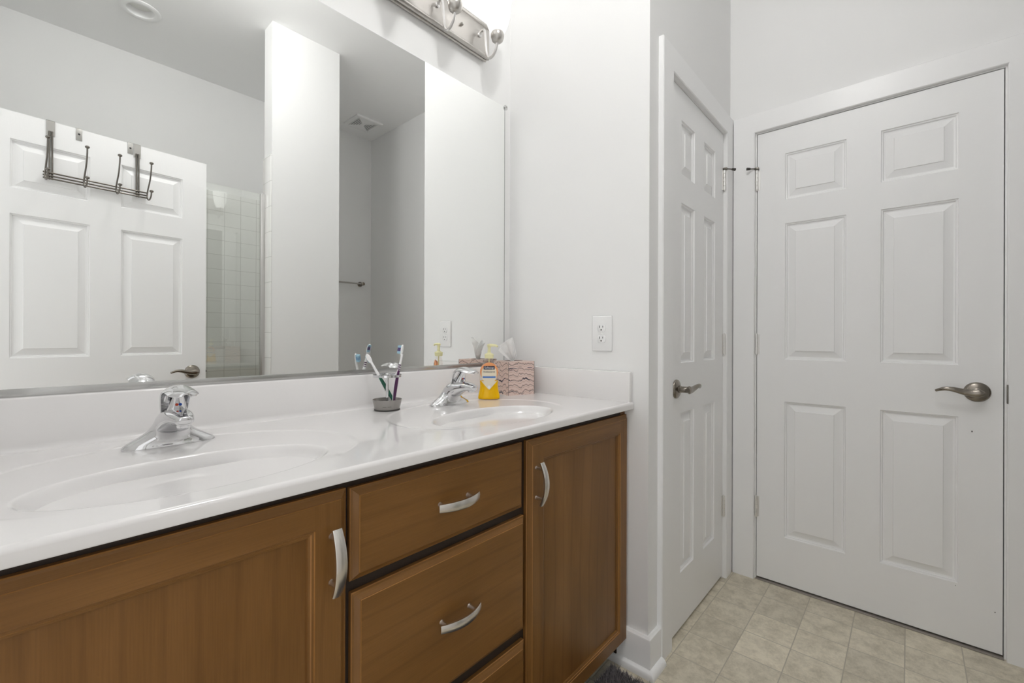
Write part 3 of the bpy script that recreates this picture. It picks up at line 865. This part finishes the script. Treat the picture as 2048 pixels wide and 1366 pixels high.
# ------------------------------------------------------------------ tissue box
def tissue_box():
    a = math.atan2(-.035, .114); sx = .115; h = .127
    c0 = Vector((-.1745, -.155, ZT-.0005)); ux = Vector((math.cos(a), math.sin(a), 0)); uy = Vector((-math.sin(a), math.cos(a), 0))
    cen = c0+ux*sx/2+uy*sx/2
    t = thing('tissue_box', 'cube tissue box with pink marbled pattern in the countertop corner', 'tissue box', cen, a)
    bm = new_bm(); hs = sx/2; u0 = 0
    cs = [(-hs, -hs), (hs, -hs), (hs, hs), (-hs, hs)]
    for k in range(4):
        p, q = cs[k], cs[(k+1) % 4]
        quad(bm, [(p[0], p[1], 0), (q[0], q[1], 0), (q[0], q[1], h), (p[0], p[1], h)], [(u0, 0), (u0+sx, 0), (u0+sx, h), (u0, h)]); u0 += sx
    # top with an oval opening
    n = 32; o_ = []; i_ = []
    for k in range(n):
        th = 2*PI*k/n; c, s = math.cos(th), math.sin(th); m_ = max(abs(c), abs(s))
        o_.append(bm.verts.new((hs*c/m_, hs*s/m_, h))); i_.append(bm.verts.new((.040*c, .024*s, h)))
    lw = bm.loops.layers.uv.active
    for k in range(n):
        f = bm.faces.new((o_[k], o_[(k+1) % n], i_[(k+1) % n], i_[k]))
        for lp in f.loops: lp[lw].uv = (lp.vert.co.x+.3, lp.vert.co.y+.3)
    quad(bm, [(-hs, -hs, 0), (-hs, hs, 0), (hs, hs, 0), (hs, -hs, 0)])
    b = build('carton', bm, M_box, t, smooth=0)
    M_edge = mat('carton_edge_brown', (.10, .07, .06, 1), .6)
    for k in range(4):
        bm = new_bm(); p = cs[k]; tube(bm, [(p[0], p[1], .0005), (p[0], p[1], h-.0005)], .0007, 6)
        build('carton_edge', bm, M_edge, b, smooth=0)
    # inner dark liner seen through the opening
    bm = new_bm(); lathe(bm, [(1, 0), (1, -.02)], n, Matrix.Translation((0, 0, h)) @ Matrix.Diagonal((.040, .024, 1, 1)), cap0=False)
    build('opening', bm, mat('opening_shade', (.25, .2, .18, 1), .8), b, smooth=0)
    # tissue: a pinched, pleated sheet
    # worked out in box-local axes: to the left in the photo is about (-.55,+.83) there
    lf = Vector((-math.sin(math.radians(41.9)), math.cos(math.radians(41.9)), 0))
    inv = Matrix.Rotation(-a, 3, 'Z'); lf = inv @ lf; tw = inv @ Vector((-math.cos(math.radians(41.9)), -math.sin(math.radians(41.9)), 0))
    def sheet(phase, dep, top_pts, sway):
        nu, nv = 44, 22; g = []
        for j in range(nv+1):
            v = j/nv; row = []
            for i in range(nu+1):
                u = i/nu
                k = u*(len(top_pts)-1); q = min(int(k), len(top_pts)-2); fr = k-q
                fr = fr*fr*(3-2*fr)
                tx = top_pts[q][0]*(1-fr)+top_pts[q+1][0]*fr; tz = top_pts[q][1]*(1-fr)+top_pts[q+1][1]*fr
                bx = .010-.022*u
                e = v**.75
                x = bx*(1-e)+tx*e; z = h-.012+(tz+.012)*v
                d = dep*(math.sin(u*11+phase+v*1.3)*(.004+.006*v)+math.sin(u*23+phase*2)*.0022*v)+sway*v*math.sin(u*PI)*.018+noise.noise(Vector((u*7, v*6, phase)))*.006*v
                row.append(bm.verts.new(lf*x+tw*d+Vector((0, 0, z))))
            g.append(row)
        for j in range(nv):
            for i in range(nu): bm.faces.new((g[j][i], g[j][i+1], g[j+1][i+1], g[j+1][i]))
    bm = new_bm()
    sheet(.3, 1, [(-.010, .030), (-.002, .066), (.006, .092), (.030, .078), (.056, .058)], 1)
    sheet(2.2, 1, [(-.013, .020), (-.002, .060), (.016, .080), (.044, .066), (.060, .040)], -1.2)
    s = build('tissue', bm, M_tissue, t, smooth=70)
    md = s.modifiers.new('thin', 'SOLIDIFY'); md.thickness = .0004
tissue_box()

# ------------------------------------------------------------------ soap bottle
def text_into(bm, body, size, mtx, align='CENTER', extrude=.00015):
    cu = bpy.data.curves.new('lettering', 'FONT'); cu.body = body; cu.size = size; cu.align_x = align; cu.align_y = 'CENTER'; cu.extrude = extrude
    ob = bpy.data.objects.new('lettering', cu); COL.objects.link(ob)
    bpy.context.view_layer.update()
    me = bpy.data.meshes.new_from_object(ob.evaluated_get(bpy.context.evaluated_depsgraph_get()))
    bpy.data.objects.remove(ob); bpy.data.curves.remove(cu)
    k = len(bm.verts); bm.from_mesh(me); bpy.data.meshes.remove(me)
    bm.verts.ensure_lookup_table(); vs = bm.verts[k:]
    return bmesh.ops.transform(bm, matrix=mtx, verts=vs)

def soap():
    face = math.radians(41.9+180+4)            # direction the label faces
    rz = face+PI/2
    t = thing('soap_bottle', 'pump bottle of amber liquid hand soap beside the tissue box', 'soap bottle', (-.279, -.157, ZT-.0017), rz)
    PR = [(0, .0350, .0185), (.003, .0385, .021), (.010, .0392, .0215), (.022, .0370, .0205), (.036, .0338, .0192), (.050, .0325, .0185), (.066, .0335, .0185), (.085, .0345, .0187), (.100, .0328, .0182), (.114, .0280, .0172), (.126, .0210, .0155), (.134, .0140, .0130), (.140, .0118, .0118), (.147, .0115, .0115)]
    V = catmull([Vector(p) for p in PR], 3)
    def rg(p, sub):
        ring = []
        for k in range(44):
            a = 2*PI*k/44; c, s = math.cos(a), math.sin(a); e = 2/2.5 if p.x < .125 else 1
            ring.append(Vector(((p.y-sub)*math.copysign(abs(c)**e, c), (p.z-sub)*math.copysign(abs(s)**e, s), p.x)))
        return ring
    def half(z):
        for a, b in zip(V, V[1:]):
            if a.x <= z <= b.x:
                q = (z-a.x)/(b.x-a.x) if b.x > a.x else 0
                return a.y+(b.y-a.y)*q, a.z+(b.z-a.z)*q
        return V[-1].y, V[-1].z
    bm = new_bm(); ring_loft(bm, [rg(p, 0) for p in V]); build('bottle', bm, M_bottle, t, smooth=60)
    liq = [p for p in V if .002 < p.x < .066] ; h2 = half(.066); liq.append(Vector((.066, h2[0], h2[1])))
    bm = new_bm(); ring_loft(bm, [rg(p, .0014) for p in liq]); build('liquid_soap', bm, M_liquid, t, smooth=60)
    def fy(x, z):      # front surface (-y) of the bottle at x,z
        hx, hy = half(z); u = min(.97, abs(x)/hx)
        return -hy*(1-u**2.5)**(1/2.5)
    def patch(name, inside, m_, off, par, x0, x1, z0, z1, nx=40, nz=40):
        bm = new_bm(); G = {}
        for i in range(nx+1):
            for j in range(nz+1):
                x = x0+(x1-x0)*i/nx; z = z0+(z1-z0)*j/nz
                G[i, j] = bm.verts.new((x, fy(x, z)-off, z))
        for i in range(nx):
            for j in range(nz):
                x = x0+(x1-x0)*(i+.5)/nx; z = z0+(z1-z0)*(j+.5)/nz
                if inside(x, z): bm.faces.new((G[i, j], G[i+1, j], G[i+1, j+1], G[i, j+1]))
        bmesh.ops.delete(bm, geom=[v for v in bm.verts if not v.link_faces], context='VERTS')
        return build(name, bm, m_, par, smooth=60)
    def polar(name, m_, off, par, cz, fn):
        bm = new_bm(); nr, nt = 14, 72; G = []
        for a in range(nr+1):
            row = []
            for b in range(nt):
                th = 2*PI*b/nt; bx, bz = fn(math.cos(th), math.sin(th)); x = bx*a/nr; z = cz+bz*a/nr
                row.append(bm.verts.new((x, fy(x, z)-off, z)) if a or not b else None)
            G.append(row)
        c = G[0][0]
        for b in range(nt):
            bm.faces.new((c, G[1][b], G[1][(b+1) % nt]))
            for a in range(1, nr): bm.faces.new((G[a][b], G[a+1][b], G[a+1][(b+1) % nt], G[a][(b+1) % nt]))
        return build(name, bm, m_, par, smooth=60)
    sg_ = lambda v, e: math.copysign(abs(v)**e, v)
    lab = polar('label', M_label_orange, .0004, t, .098, lambda c, q: (.0318*c, .033*q))
    polar('label_field', M_label_cream, .0007, lab, .090, lambda c, q: (.0262*sg_(c, .72), .0265*sg_(q, .62)))
    bm = new_bm(); nz_ = 24; G = []
    for a in range(nz_+1):
        z = .036+.030*a/nz_; hw = .0275*(a/nz_)**.9
        G.append([bm.verts.new((hw*(-1+2*b/16), fy(hw*(-1+2*b/16), z)-.0005, z)) for b in range(17)])
    for a in range(nz_):
        for b in range(16): bm.faces.new((G[a][b], G[a][b+1], G[a+1][b+1], G[a+1][b]))
    bmesh.ops.remove_doubles(bm, verts=bm.verts, dist=1e-6)
    build('label_lower', bm, M_label_cream, lab, smooth=60)
    patch('name_banner', lambda x, z: True, M_label_navy, .0010, lab, -.0195, .0195, .1065, .1185, 20, 4)
    patch('blue_bar', lambda x, z: True, M_label_blue, .0010, lab, -.0225, .0225, .0765, .0830, 20, 4)
    patch('small_emblem', lambda x, z: True, M_label_white, .0009, lab, -.0045, .0045, .0400, .0500, 6, 6)
    # lettering
    def letters(name, body, size, z, m_, sx=1.0):
        bm = new_bm()
        text_into(bm, body, size, Matrix.Translation((0, 0, z)) @ Matrix.Rotation(PI/2, 4, 'X') @ Matrix.Diagonal((sx, 1, 1, 1)))
        for v in bm.verts: v.co.y = fy(v.co.x, min(max(v.co.z, .03), .13))-.0013+v.co.y*.2
        build(name, bm, m_, lab, smooth=0, recalc=False)
    letters('lettering_name', 'Softsoap', .0098, .1125, M_label_white, .98)
    letters('lettering_type', 'Antibacterial', .0088, .0985, M_label_navy, .92)
    # pump
    bm = new_bm(); lathe(bm, [(.0125, .1445), (.0155, .146), (.0155, .155), (.0165, .1555), (.0165, .159), (.009, .163), (.0058, .165), (.0050, .178), (.0055, .186), (.0075, .188), (.0075, .1935), (.005, .195)], 28)
    pm = build('pump', bm, M_pump, t, smooth=45)
    nz = Matrix.Rotation(-rz, 3, 'Z') @ Vector((.15, -1, 0)).normalized()
    bm = new_bm(); tube(bm, [Vector((0, 0, .191)), nz*.016+Vector((0, 0, .1915)), nz*.030+Vector((0, 0, .1905)), nz*.036+Vector((0, 0, .187))], [.0055, .0045, .0038, .0034], 14)
    build('nozzle', bm, M_pump, pm, smooth=45)
    bm = new_bm(); tube(bm, [(0, 0, .145), (0, 0, .09), (.003, 0, .012)], .0026, 10)
    build('dip_tube', bm, M_pump, pm, smooth=45)
soap()

# ------------------------------------------------------------------ toothbrush holder and brushes
TH = Vector((-.657, -.105, ZT+.0002))
def tb_holder():
    t = thing('toothbrush_holder', 'round stainless toothbrush stand between the two faucets', 'toothbrush holder', TH)
    bm = new_bm(); lathe(bm, [(.0, .002), (.0350, .0022), (.0362, .004), (.0425, .0310), (.0425, .0322), (.0415, .0322), (.0350, .0060), (.0, .0055)], 56, cap0=False, cap1=False)
    bm2 = build('dish', bm, mat('brushed_steel', (.33, .315, .30, 1), .28, 1), t, smooth=40)
    bm = new_bm(); lathe(bm, [(.0365, -.0002), (.0375, .0008), (.0372, .0034), (.036, .0042)], 48)
    build('base_pad', bm, M_rubber, bm2, smooth=40)
    bm = new_bm()
    for k in range(9):
        if k == 4: continue
        a = math.radians(228-8+k*4.2); r = .0385
        box(bm, -.0009, .0009, -.0003, .0003, -.0008, .0008, mtx=Matrix.Translation((r*math.cos(a), r*math.sin(a), .0135)) @ Matrix.Rotation(a+PI/2, 4, 'Z'))
    build('engraved_mark', bm, M_rubber, bm2, smooth=0)
    bm = new_bm(); tube(bm, [(0, 0, .004), (0, 0, .102)], .0043, 18); sphere(bm, (0, 0, .106), .006, 14, (1, 1, .6))
    build('post', bm, M_chrome, t, smooth=40)
    bm = new_bm(); n = 56; rings = []
    for k in range(n):
        a = 2*PI*k/n; d = Vector((math.cos(a), math.sin(a), 0))
        rings.append([d*.0390+Vector((0, 0, .0985)), d*.0418+Vector((0, 0, .0985)), d*.0418+Vector((0, 0, .1055)), d*.0390+Vector((0, 0, .1055))])
    R = [[bm.verts.new(p) for p in r] for r in rings]
    for k in range(n):
        for j in range(4): bm.faces.new((R[k][j], R[k][(j+1) % 4], R[(k+1) % n][(j+1) % 4], R[(k+1) % n][j]))
    for k in range(4):
        a = math.radians(20+90*k); box(bm, 0, .040, -.002, .002, .1005, .1035, mtx=Matrix.Rotation(a, 4, 'Z'))
    build('top_ring', bm, M_chrome, t, smooth=40)
tb_holder()

VIEW = Vector((math.cos(math.radians(41.9)), math.sin(math.radians(41.9)), 0)); RIGHT = Vector((math.sin(math.radians(41.9)), -math.cos(math.radians(41.9)), 0))
def toothbrush(label, foot, topp, face, m_grip, m_br, m_br2, striped):
    """foot and topp are world points; bristles point along face"""
    foot = Vector(foot); topp = Vector(topp); ax = (topp-foot).normalized(); ln = (topp-foot).length
    t = thing('toothbrush', label, 'toothbrush', foot, 0, 'toothbrushes in the steel holder')
    fc = (face-ax*face.dot(ax)).normalized(); sd = ax.cross(fc)
    def P(s, f=0, w_=0): return ax*s+fc*f+sd*w_
    def body(s0, s1, rw, rt, n=12, bow=.003):
        pts, rad = [], []
        for i in range(n+1):
            s = s0+(s1-s0)*i/n; q = s/ln
            pts.append(P(s, bow*math.sin(q*PI*1.6))); rad.append((rw(q), rt(q)))
        return pts, rad
    side = RIGHT*.0016-VIEW*.0024; side = side-ax*side.dot(ax)
    wf = lambda q: .0035+.0040*math.exp(-((q-.30)/.24)**2)
    tf = lambda q: .0030+.0032*math.exp(-((q-.30)/.24)**2)
    bm = new_bm(); p, r = body(0, ln*.84, wf, tf, 22); tube(bm, p, r, 14, up=fc)
    build('handle', bm, M_tb_white, t, smooth=60)
    bm = new_bm(); p, r = body(ln*.03, ln*.56, lambda q: wf(q)*.80, lambda q: tf(q)*.85, 18)
    p = [a+side for a in p]; tube(bm, p, r, 12, up=fc)
    build('grip', bm, m_grip, t, smooth=60)
    if striped:
        bm = new_bm()
        for s in (.58, .615, .65): 
            c = P(s*ln, .003*math.sin(s*PI*1.6)); tube(bm, [c-ax*.0016, c+ax*.0016], [(.0046, .0040)]*2, 14, up=fc)
        build('neck_band', bm, m_grip, t, smooth=50)
    bm = new_bm(); pts = []; rad = []
    for q, w_ in ((.82, .0036), (.85, .0050), (.88, .0064), (.92, .0068), (.96, .0062), (.985, .0045), (1.0, .0015)):
        pts.append(P(ln*q)); rad.append((w_, .0026))
    pts2 = catmull(pts, 3); rr = catmull([Vector((a, b, 0)) for a, b in rad], 3)
    tube(bm, pts2, [(max(a.x, .0008), a.y) for a in rr], 14, up=fc)
    hd = build('brush_head', bm, M_tb_white, t, smooth=60)
    for nm, s0, s1, m_ in (('bristles', .845, .885, m_br), ('bristles', .885, .945, m_br2), ('bristles', .945, .985, m_br)):
        bm = new_bm(); k = max(2, int((s1-s0)*ln/.0022))
        for i in range(k):
            s = ln*(s0+(s1-s0)*(i+.5)/k)
            for w_ in (-.0042, -.0021, 0, .0021, .0042):
                tube(bm, [P(s, .0018, w_), P(s, .0125+random.uniform(-.0006, .0006), w_*1.08)], .00098, 6)
        build(nm, bm, m_, hd, smooth=40)
    return t
def at(u, v, dist):
    """world point on the image ray of a pixel at forward distance dist, used to place the brushes' ends"""
    x = (u-1024)/885.4*dist; z = -(v-674)/885.4*dist
    return Vector((-1.393, -1.2642, 1.1071))+VIEW*dist+RIGHT*x+Vector((0, 0, z))
DT = (TH-Vector((-1.393, -1.2642, TH.z))).dot(VIEW)
toothbrush('toothbrush with white head and green grip leaning left in the stand', at(790, 806, DT+.008), at(733.5, 709, DT+.012), VIEW*.8-RIGHT*.45, M_green, M_br_blue, mat('bristle_blue', (.30, .50, .70, 1), .7), False)
toothbrush('toothbrush with purple striped grip standing upright in the stand', at(788, 808, DT-.004), at(806, 690, DT+.033), VIEW*.25-RIGHT*.95, M_purple, M_br_blue, M_br_navy, True)

# ------------------------------------------------------------------ over-the-door rack and tabs on the open door
DM = Matrix.Translation(d3.location) @ Matrix.Rotation(d3.rotation_euler.z, 4, 'Z')
def on_door(x): return DM @ Vector((x, 0, 2.032))
DTOP = 2.032
def rack():
    r = thing('over_door_rack', 'dark metal four-hook rack hung over the open door, seen in the mirror', 'hook rack', DM @ Vector((.445, -.02, 1.79)), d3.rotation_euler.z)
    # local coords: origin at (.445,-.02,1.79) of the door
    def D(x, y, z): return Vector((x-.445, y+.02, z-1.79))
    for x in (.593, .296):
        bm = new_bm()
        c = D(x, 0, 0)
        for a in ((-.0135, .0135, -.0035, -.0015, DTOP-.062, DTOP+.0025), (-.0135, .0135, -.0035, .0375, DTOP+.0008, DTOP+.0028), (-.0135, .0135, .0357, .0375, DTOP-.03, DTOP+.0028)):
            p0 = D(x+a[0], a[2], a[4]); p1 = D(x+a[1], a[3], a[5]); box(bm, p0.x, p1.x, p0.y, p1.y, p0.z, p1.z)
        br = build('door_bracket', bm, M_grey_metal, r, smooth=0)
        bm = new_bm()
        for dx in (-.0042, .0042): tube(bm, [D(x+dx, -.006, DTOP-.045), D(x+dx, -.008, 1.90), D(x+dx, -.010, 1.775)], .0034, 10)
        build('bracket_rod', bm, M_pewter, br, smooth=40)
    bm = new_bm()
    for dz, dy in ((.0125, -.018), (0.0, -.016), (-.0125, -.018)):
        tube(bm, [D(.618, dy, 1.790+dz), D(.258, dy, 1.790+dz)], .0036, 10)
    build('rail', bm, M_pewter, r, smooth=40)
    for x in (.612, .490, .379, .262):
        bm = new_bm()
        pts = catmull([D(x, -.088, 1.930), D(x, -.084, 1.90), D(x, -.066, 1.855), D(x, -.034, 1.815), D(x, -.023, 1.790), D(x, -.034, 1.768), D(x, -.060, 1.762), D(x, -.082, 1.774), D(x, -.090, 1.794)], 5)
        tube(bm, pts, .0031, 10, up=(1, 0, 0))
        hk = build('coat_hook', bm, M_pewter, r, smooth=50)
        bm = new_bm(); sphere(bm, D(x, -.0885, 1.933), .0085, 14, (1, 1, .78)); build('ball_end', bm, M_pewter, hk, smooth=60)
        bm = new_bm(); sphere(bm, D(x, -.0905, 1.797), .0085, 14, (1, 1, .78)); build('ball_end', bm, M_pewter, hk, smooth=60)
rack()
def tab(x, label):
    o = thing('over_door_tab', label, 'hook tab', DM @ Vector((x, 0, DTOP)), d3.rotation_euler.z, 'metal tabs hooked over the open door')
    bm = new_bm()
    box(bm, -.0105, .0105, -.0022, -.0006, -.052, .0022, bev=.0005); box(bm, -.0105, .0105, -.0022, .0375, .0006, .0024); box(bm, -.0105, .0105, .0358, .0375, -.10, .0024)
    s = build('strap', bm, M_grey_metal, o, smooth=30)
    bm = new_bm(); lathe(bm, [(.0042, .0020), (.0042, .0027)], 16, Matrix.Translation((0, 0, -.024)) @ Matrix.Rotation(PI/2, 4, 'X'))
    build('screw_hole', bm, M_black, s, smooth=0)
tab(.503, 'grey metal tab over the door top, alone between the rack brackets, left of its twin')
tab(.3225, 'grey metal tab over the door top, right beside a rack bracket')

# ------------------------------------------------------------------ shower screen, towel bar, ceiling things
sg = thing('shower_screen', 'clear glass shower panel beside the white partition, seen in the mirror', 'shower screen', (-.97, -1.708, .09))
si = invm(sg)
bm = new_bm(); box(bm, XL+.012, -.402, -1.712, -1.704, .098, 1.972)
build('glass_pane', bm, M_glass, sg, si, smooth=0)
bm = new_bm(); box(bm, -.412, -.3887, -1.719, -1.697, .09, 1.975, bev=.002)
build('wall_channel', bm, M_satin, sg, si, smooth=30)
bm = new_bm(); box(bm, XL+.009, -.412, -1.717, -1.699, .09, .105, bev=.002)
build('floor_channel', bm, M_satin, sg, si, smooth=30)

tbr = thing('towel_bar', 'brushed metal towel bar on the back wall, seen in the mirror', 'towel bar', (.53, YB, 1.603))
ti = invm(tbr)
bm = new_bm(); tube(bm, [(.27, -2.595, 1.603), (.775, -2.595, 1.603)], .0075, 14); build('bar', bm, M_nickel, tbr, ti, smooth=40)
for x in (.28, .77):
    bm = new_bm(); lathe(bm, [(.024, 0), (.024, .006), (.015, .012), (.0125, .04), (.0150, .046), (.0150, .068), (.012, .070)], 24, Matrix.Translation((x, YB+.0005, 1.603)) @ Matrix.Rotation(-PI/2, 4, 'X'))
    build('post', bm, M_pewter2, tbr, ti, smooth=40)

def fill_light(loc, emit, label):  # glowing globe added out of view to fill the room with light
    d = thing('fill_globe', label, 'light', loc)
    bm = new_bm(); lathe(bm, [(.065, -.0005), (.065, -.010), (.055, -.013), (.036, -.015), (.036, -.019)], 32, cap0=False)
    build('fill_stem', bm, M_nickel, d, smooth=40)
    m = mat('fill_glow', (.9, .9, .9, 1), .4, Emission_Color=(1, .995, .985, 1), Emission_Strength=emit)
    bm = new_bm(); sphere(bm, (0, 0, -.100), .09, 32)
    build('globe', bm, m, d, smooth=60)
fill_light((-.80, -1.02, H), FILL_EMIT, 'added unseen fill globe close under the ceiling in the middle of the room')

rl = thing('recessed_light', 'round white recessed ceiling light over the shower, seen in the mirror', 'light', (-.925, -2.095, H))
bm = new_bm(); lathe(bm, [(.096, -.0005), (.097, -.004), (.092, -.0075), (.070, -.0085), (.064, -.006), (.0615, .0), (.056, .030)], 56, cap0=False, cap1=False)
build('trim_ring', bm, M_trim, rl, smooth=35)
bm = new_bm(); lathe(bm, [(.0, .026), (.040, .026), (.057, .030)], 48, cap0=False, cap1=False)
build('lens', bm, M_lens, rl, smooth=35)
# cut the can's opening in the ceiling
def cut_ceiling():
    bm = new_bm(); lathe(bm, [(.063, -.02), (.063, .06)], 48, Matrix.Translation((-.925, -2.095, H)))
    c = build('cutter', bm, M_ceil, smooth=0); ce = bpy.data.objects['ceiling']
    md = ce.modifiers.new('cut', 'BOOLEAN'); md.object = c; md.operation = 'DIFFERENCE'; md.solver = 'EXACT'
    bpy.context.view_layer.update()
    me = bpy.data.meshes.new_from_object(ce.evaluated_get(bpy.context.evaluated_depsgraph_get()))
    ce.modifiers.clear(); ce.data = me; bpy.data.objects.remove(c)
cut_ceiling()

def vent():
    v = thing('exhaust_vent', 'square white exhaust fan grille in the ceiling, seen in the mirror', 'vent', (.643, -2.375, H))
    s = .122
    bm = new_bm(); prev = None
    for r, z in ((s, 0), (s, -.010), (s-.006, -.015), (s-.030, -.017), (s-.034, -.013), (s-.034, -.004)):
        cur = [bm.verts.new((a*r, b*r, z)) for a, b in ((-1, -1), (1, -1), (1, 1), (-1, 1))]
        if prev:
            for k in range(4): bm.faces.new((prev[k], prev[(k+1) % 4], cur[(k+1) % 4], cur[k]))
        prev = cur
    build('frame', bm, M_trim, v, smooth=0)
    bm = new_bm(); q = s-.034
    box(bm, -q, q, -q, q, -.005, -.001); build('backing', bm, M_black, v, smooth=0)
    n = 11
    for k in range(n):
        x = -q+2*q*(k+.5)/n
        bm = new_bm(); box(bm, x-.0034, x+.0034, -q, q, -.0135, -.006, bev=.001); build('slat', bm, M_trim, v, smooth=0)
    bm = new_bm()
    for a in (0, 1):        # the two blank triangles of the grille
        sgn = 1 if a else -1
        vs = [bm.verts.new(p) for p in ((-q, sgn*q, -.0137), (q, sgn*q, -.0137), (0, 0, -.0137), (-q, sgn*q, -.0120), (q, sgn*q, -.0120), (0, 0, -.0120))]
        bm.faces.new(vs[:3]); bm.faces.new(vs[3:])
        for k in range(3): bm.faces.new((vs[k], vs[(k+1) % 3], vs[3+(k+1) % 3], vs[3+k]))
    lathe(bm, [(.014, -.012), (.014, -.0165), (.010, -.0175)], 20)
    build('grille_plate', bm, M_trim, v, smooth=30)
vent()

# ------------------------------------------------------------------ bath mat
def bath_mat():
    x0, x1, y0, y1 = -.93, -.083, -1.06, -.535
    t = thing('bath_mat', 'dark grey shag bath mat on the floor in front of the cabinet', 'bath mat', ((x0+x1)/2, (y0+y1)/2, 0))
    ti = invm(t)
    bm = new_bm(); box(bm, x0, x1, y0, y1, .0005, .009, bev=.003); build('backing', bm, M_rug2, t, ti, smooth=30)
    bm = new_bm()
    def blade(x, y):
        a = random.uniform(0, 2*PI); ln = random.uniform(.016, .030); b = random.uniform(.004, .017)
        d = Vector((math.cos(a), math.sin(a), 0)); s = Vector((-d.y, d.x, 0))*.0014
        p = Vector((x, y, .007)); q = p+d*b*.4+Vector((0, 0, ln*.65)); e = p+d*b+Vector((0, 0, ln))
        v = [bm.verts.new(c) for c in (p-s, p+s, q-s*.8, q+s*.8, e)]
        bm.faces.new((v[0], v[1], v[3], v[2])); bm.faces.new((v[2], v[3], v[4]))
    for _ in range(9000): blade(random.uniform(x0, x1), random.uniform(y0, y1))
    for _ in range(7000): blade(random.uniform(x1-.17, x1), random.uniform(y1-.22, y1))
    o = build('shag_pile', bm, M_rug, t, ti, smooth=0, recalc=False); o['kind'] = 'stuff'
bath_mat()
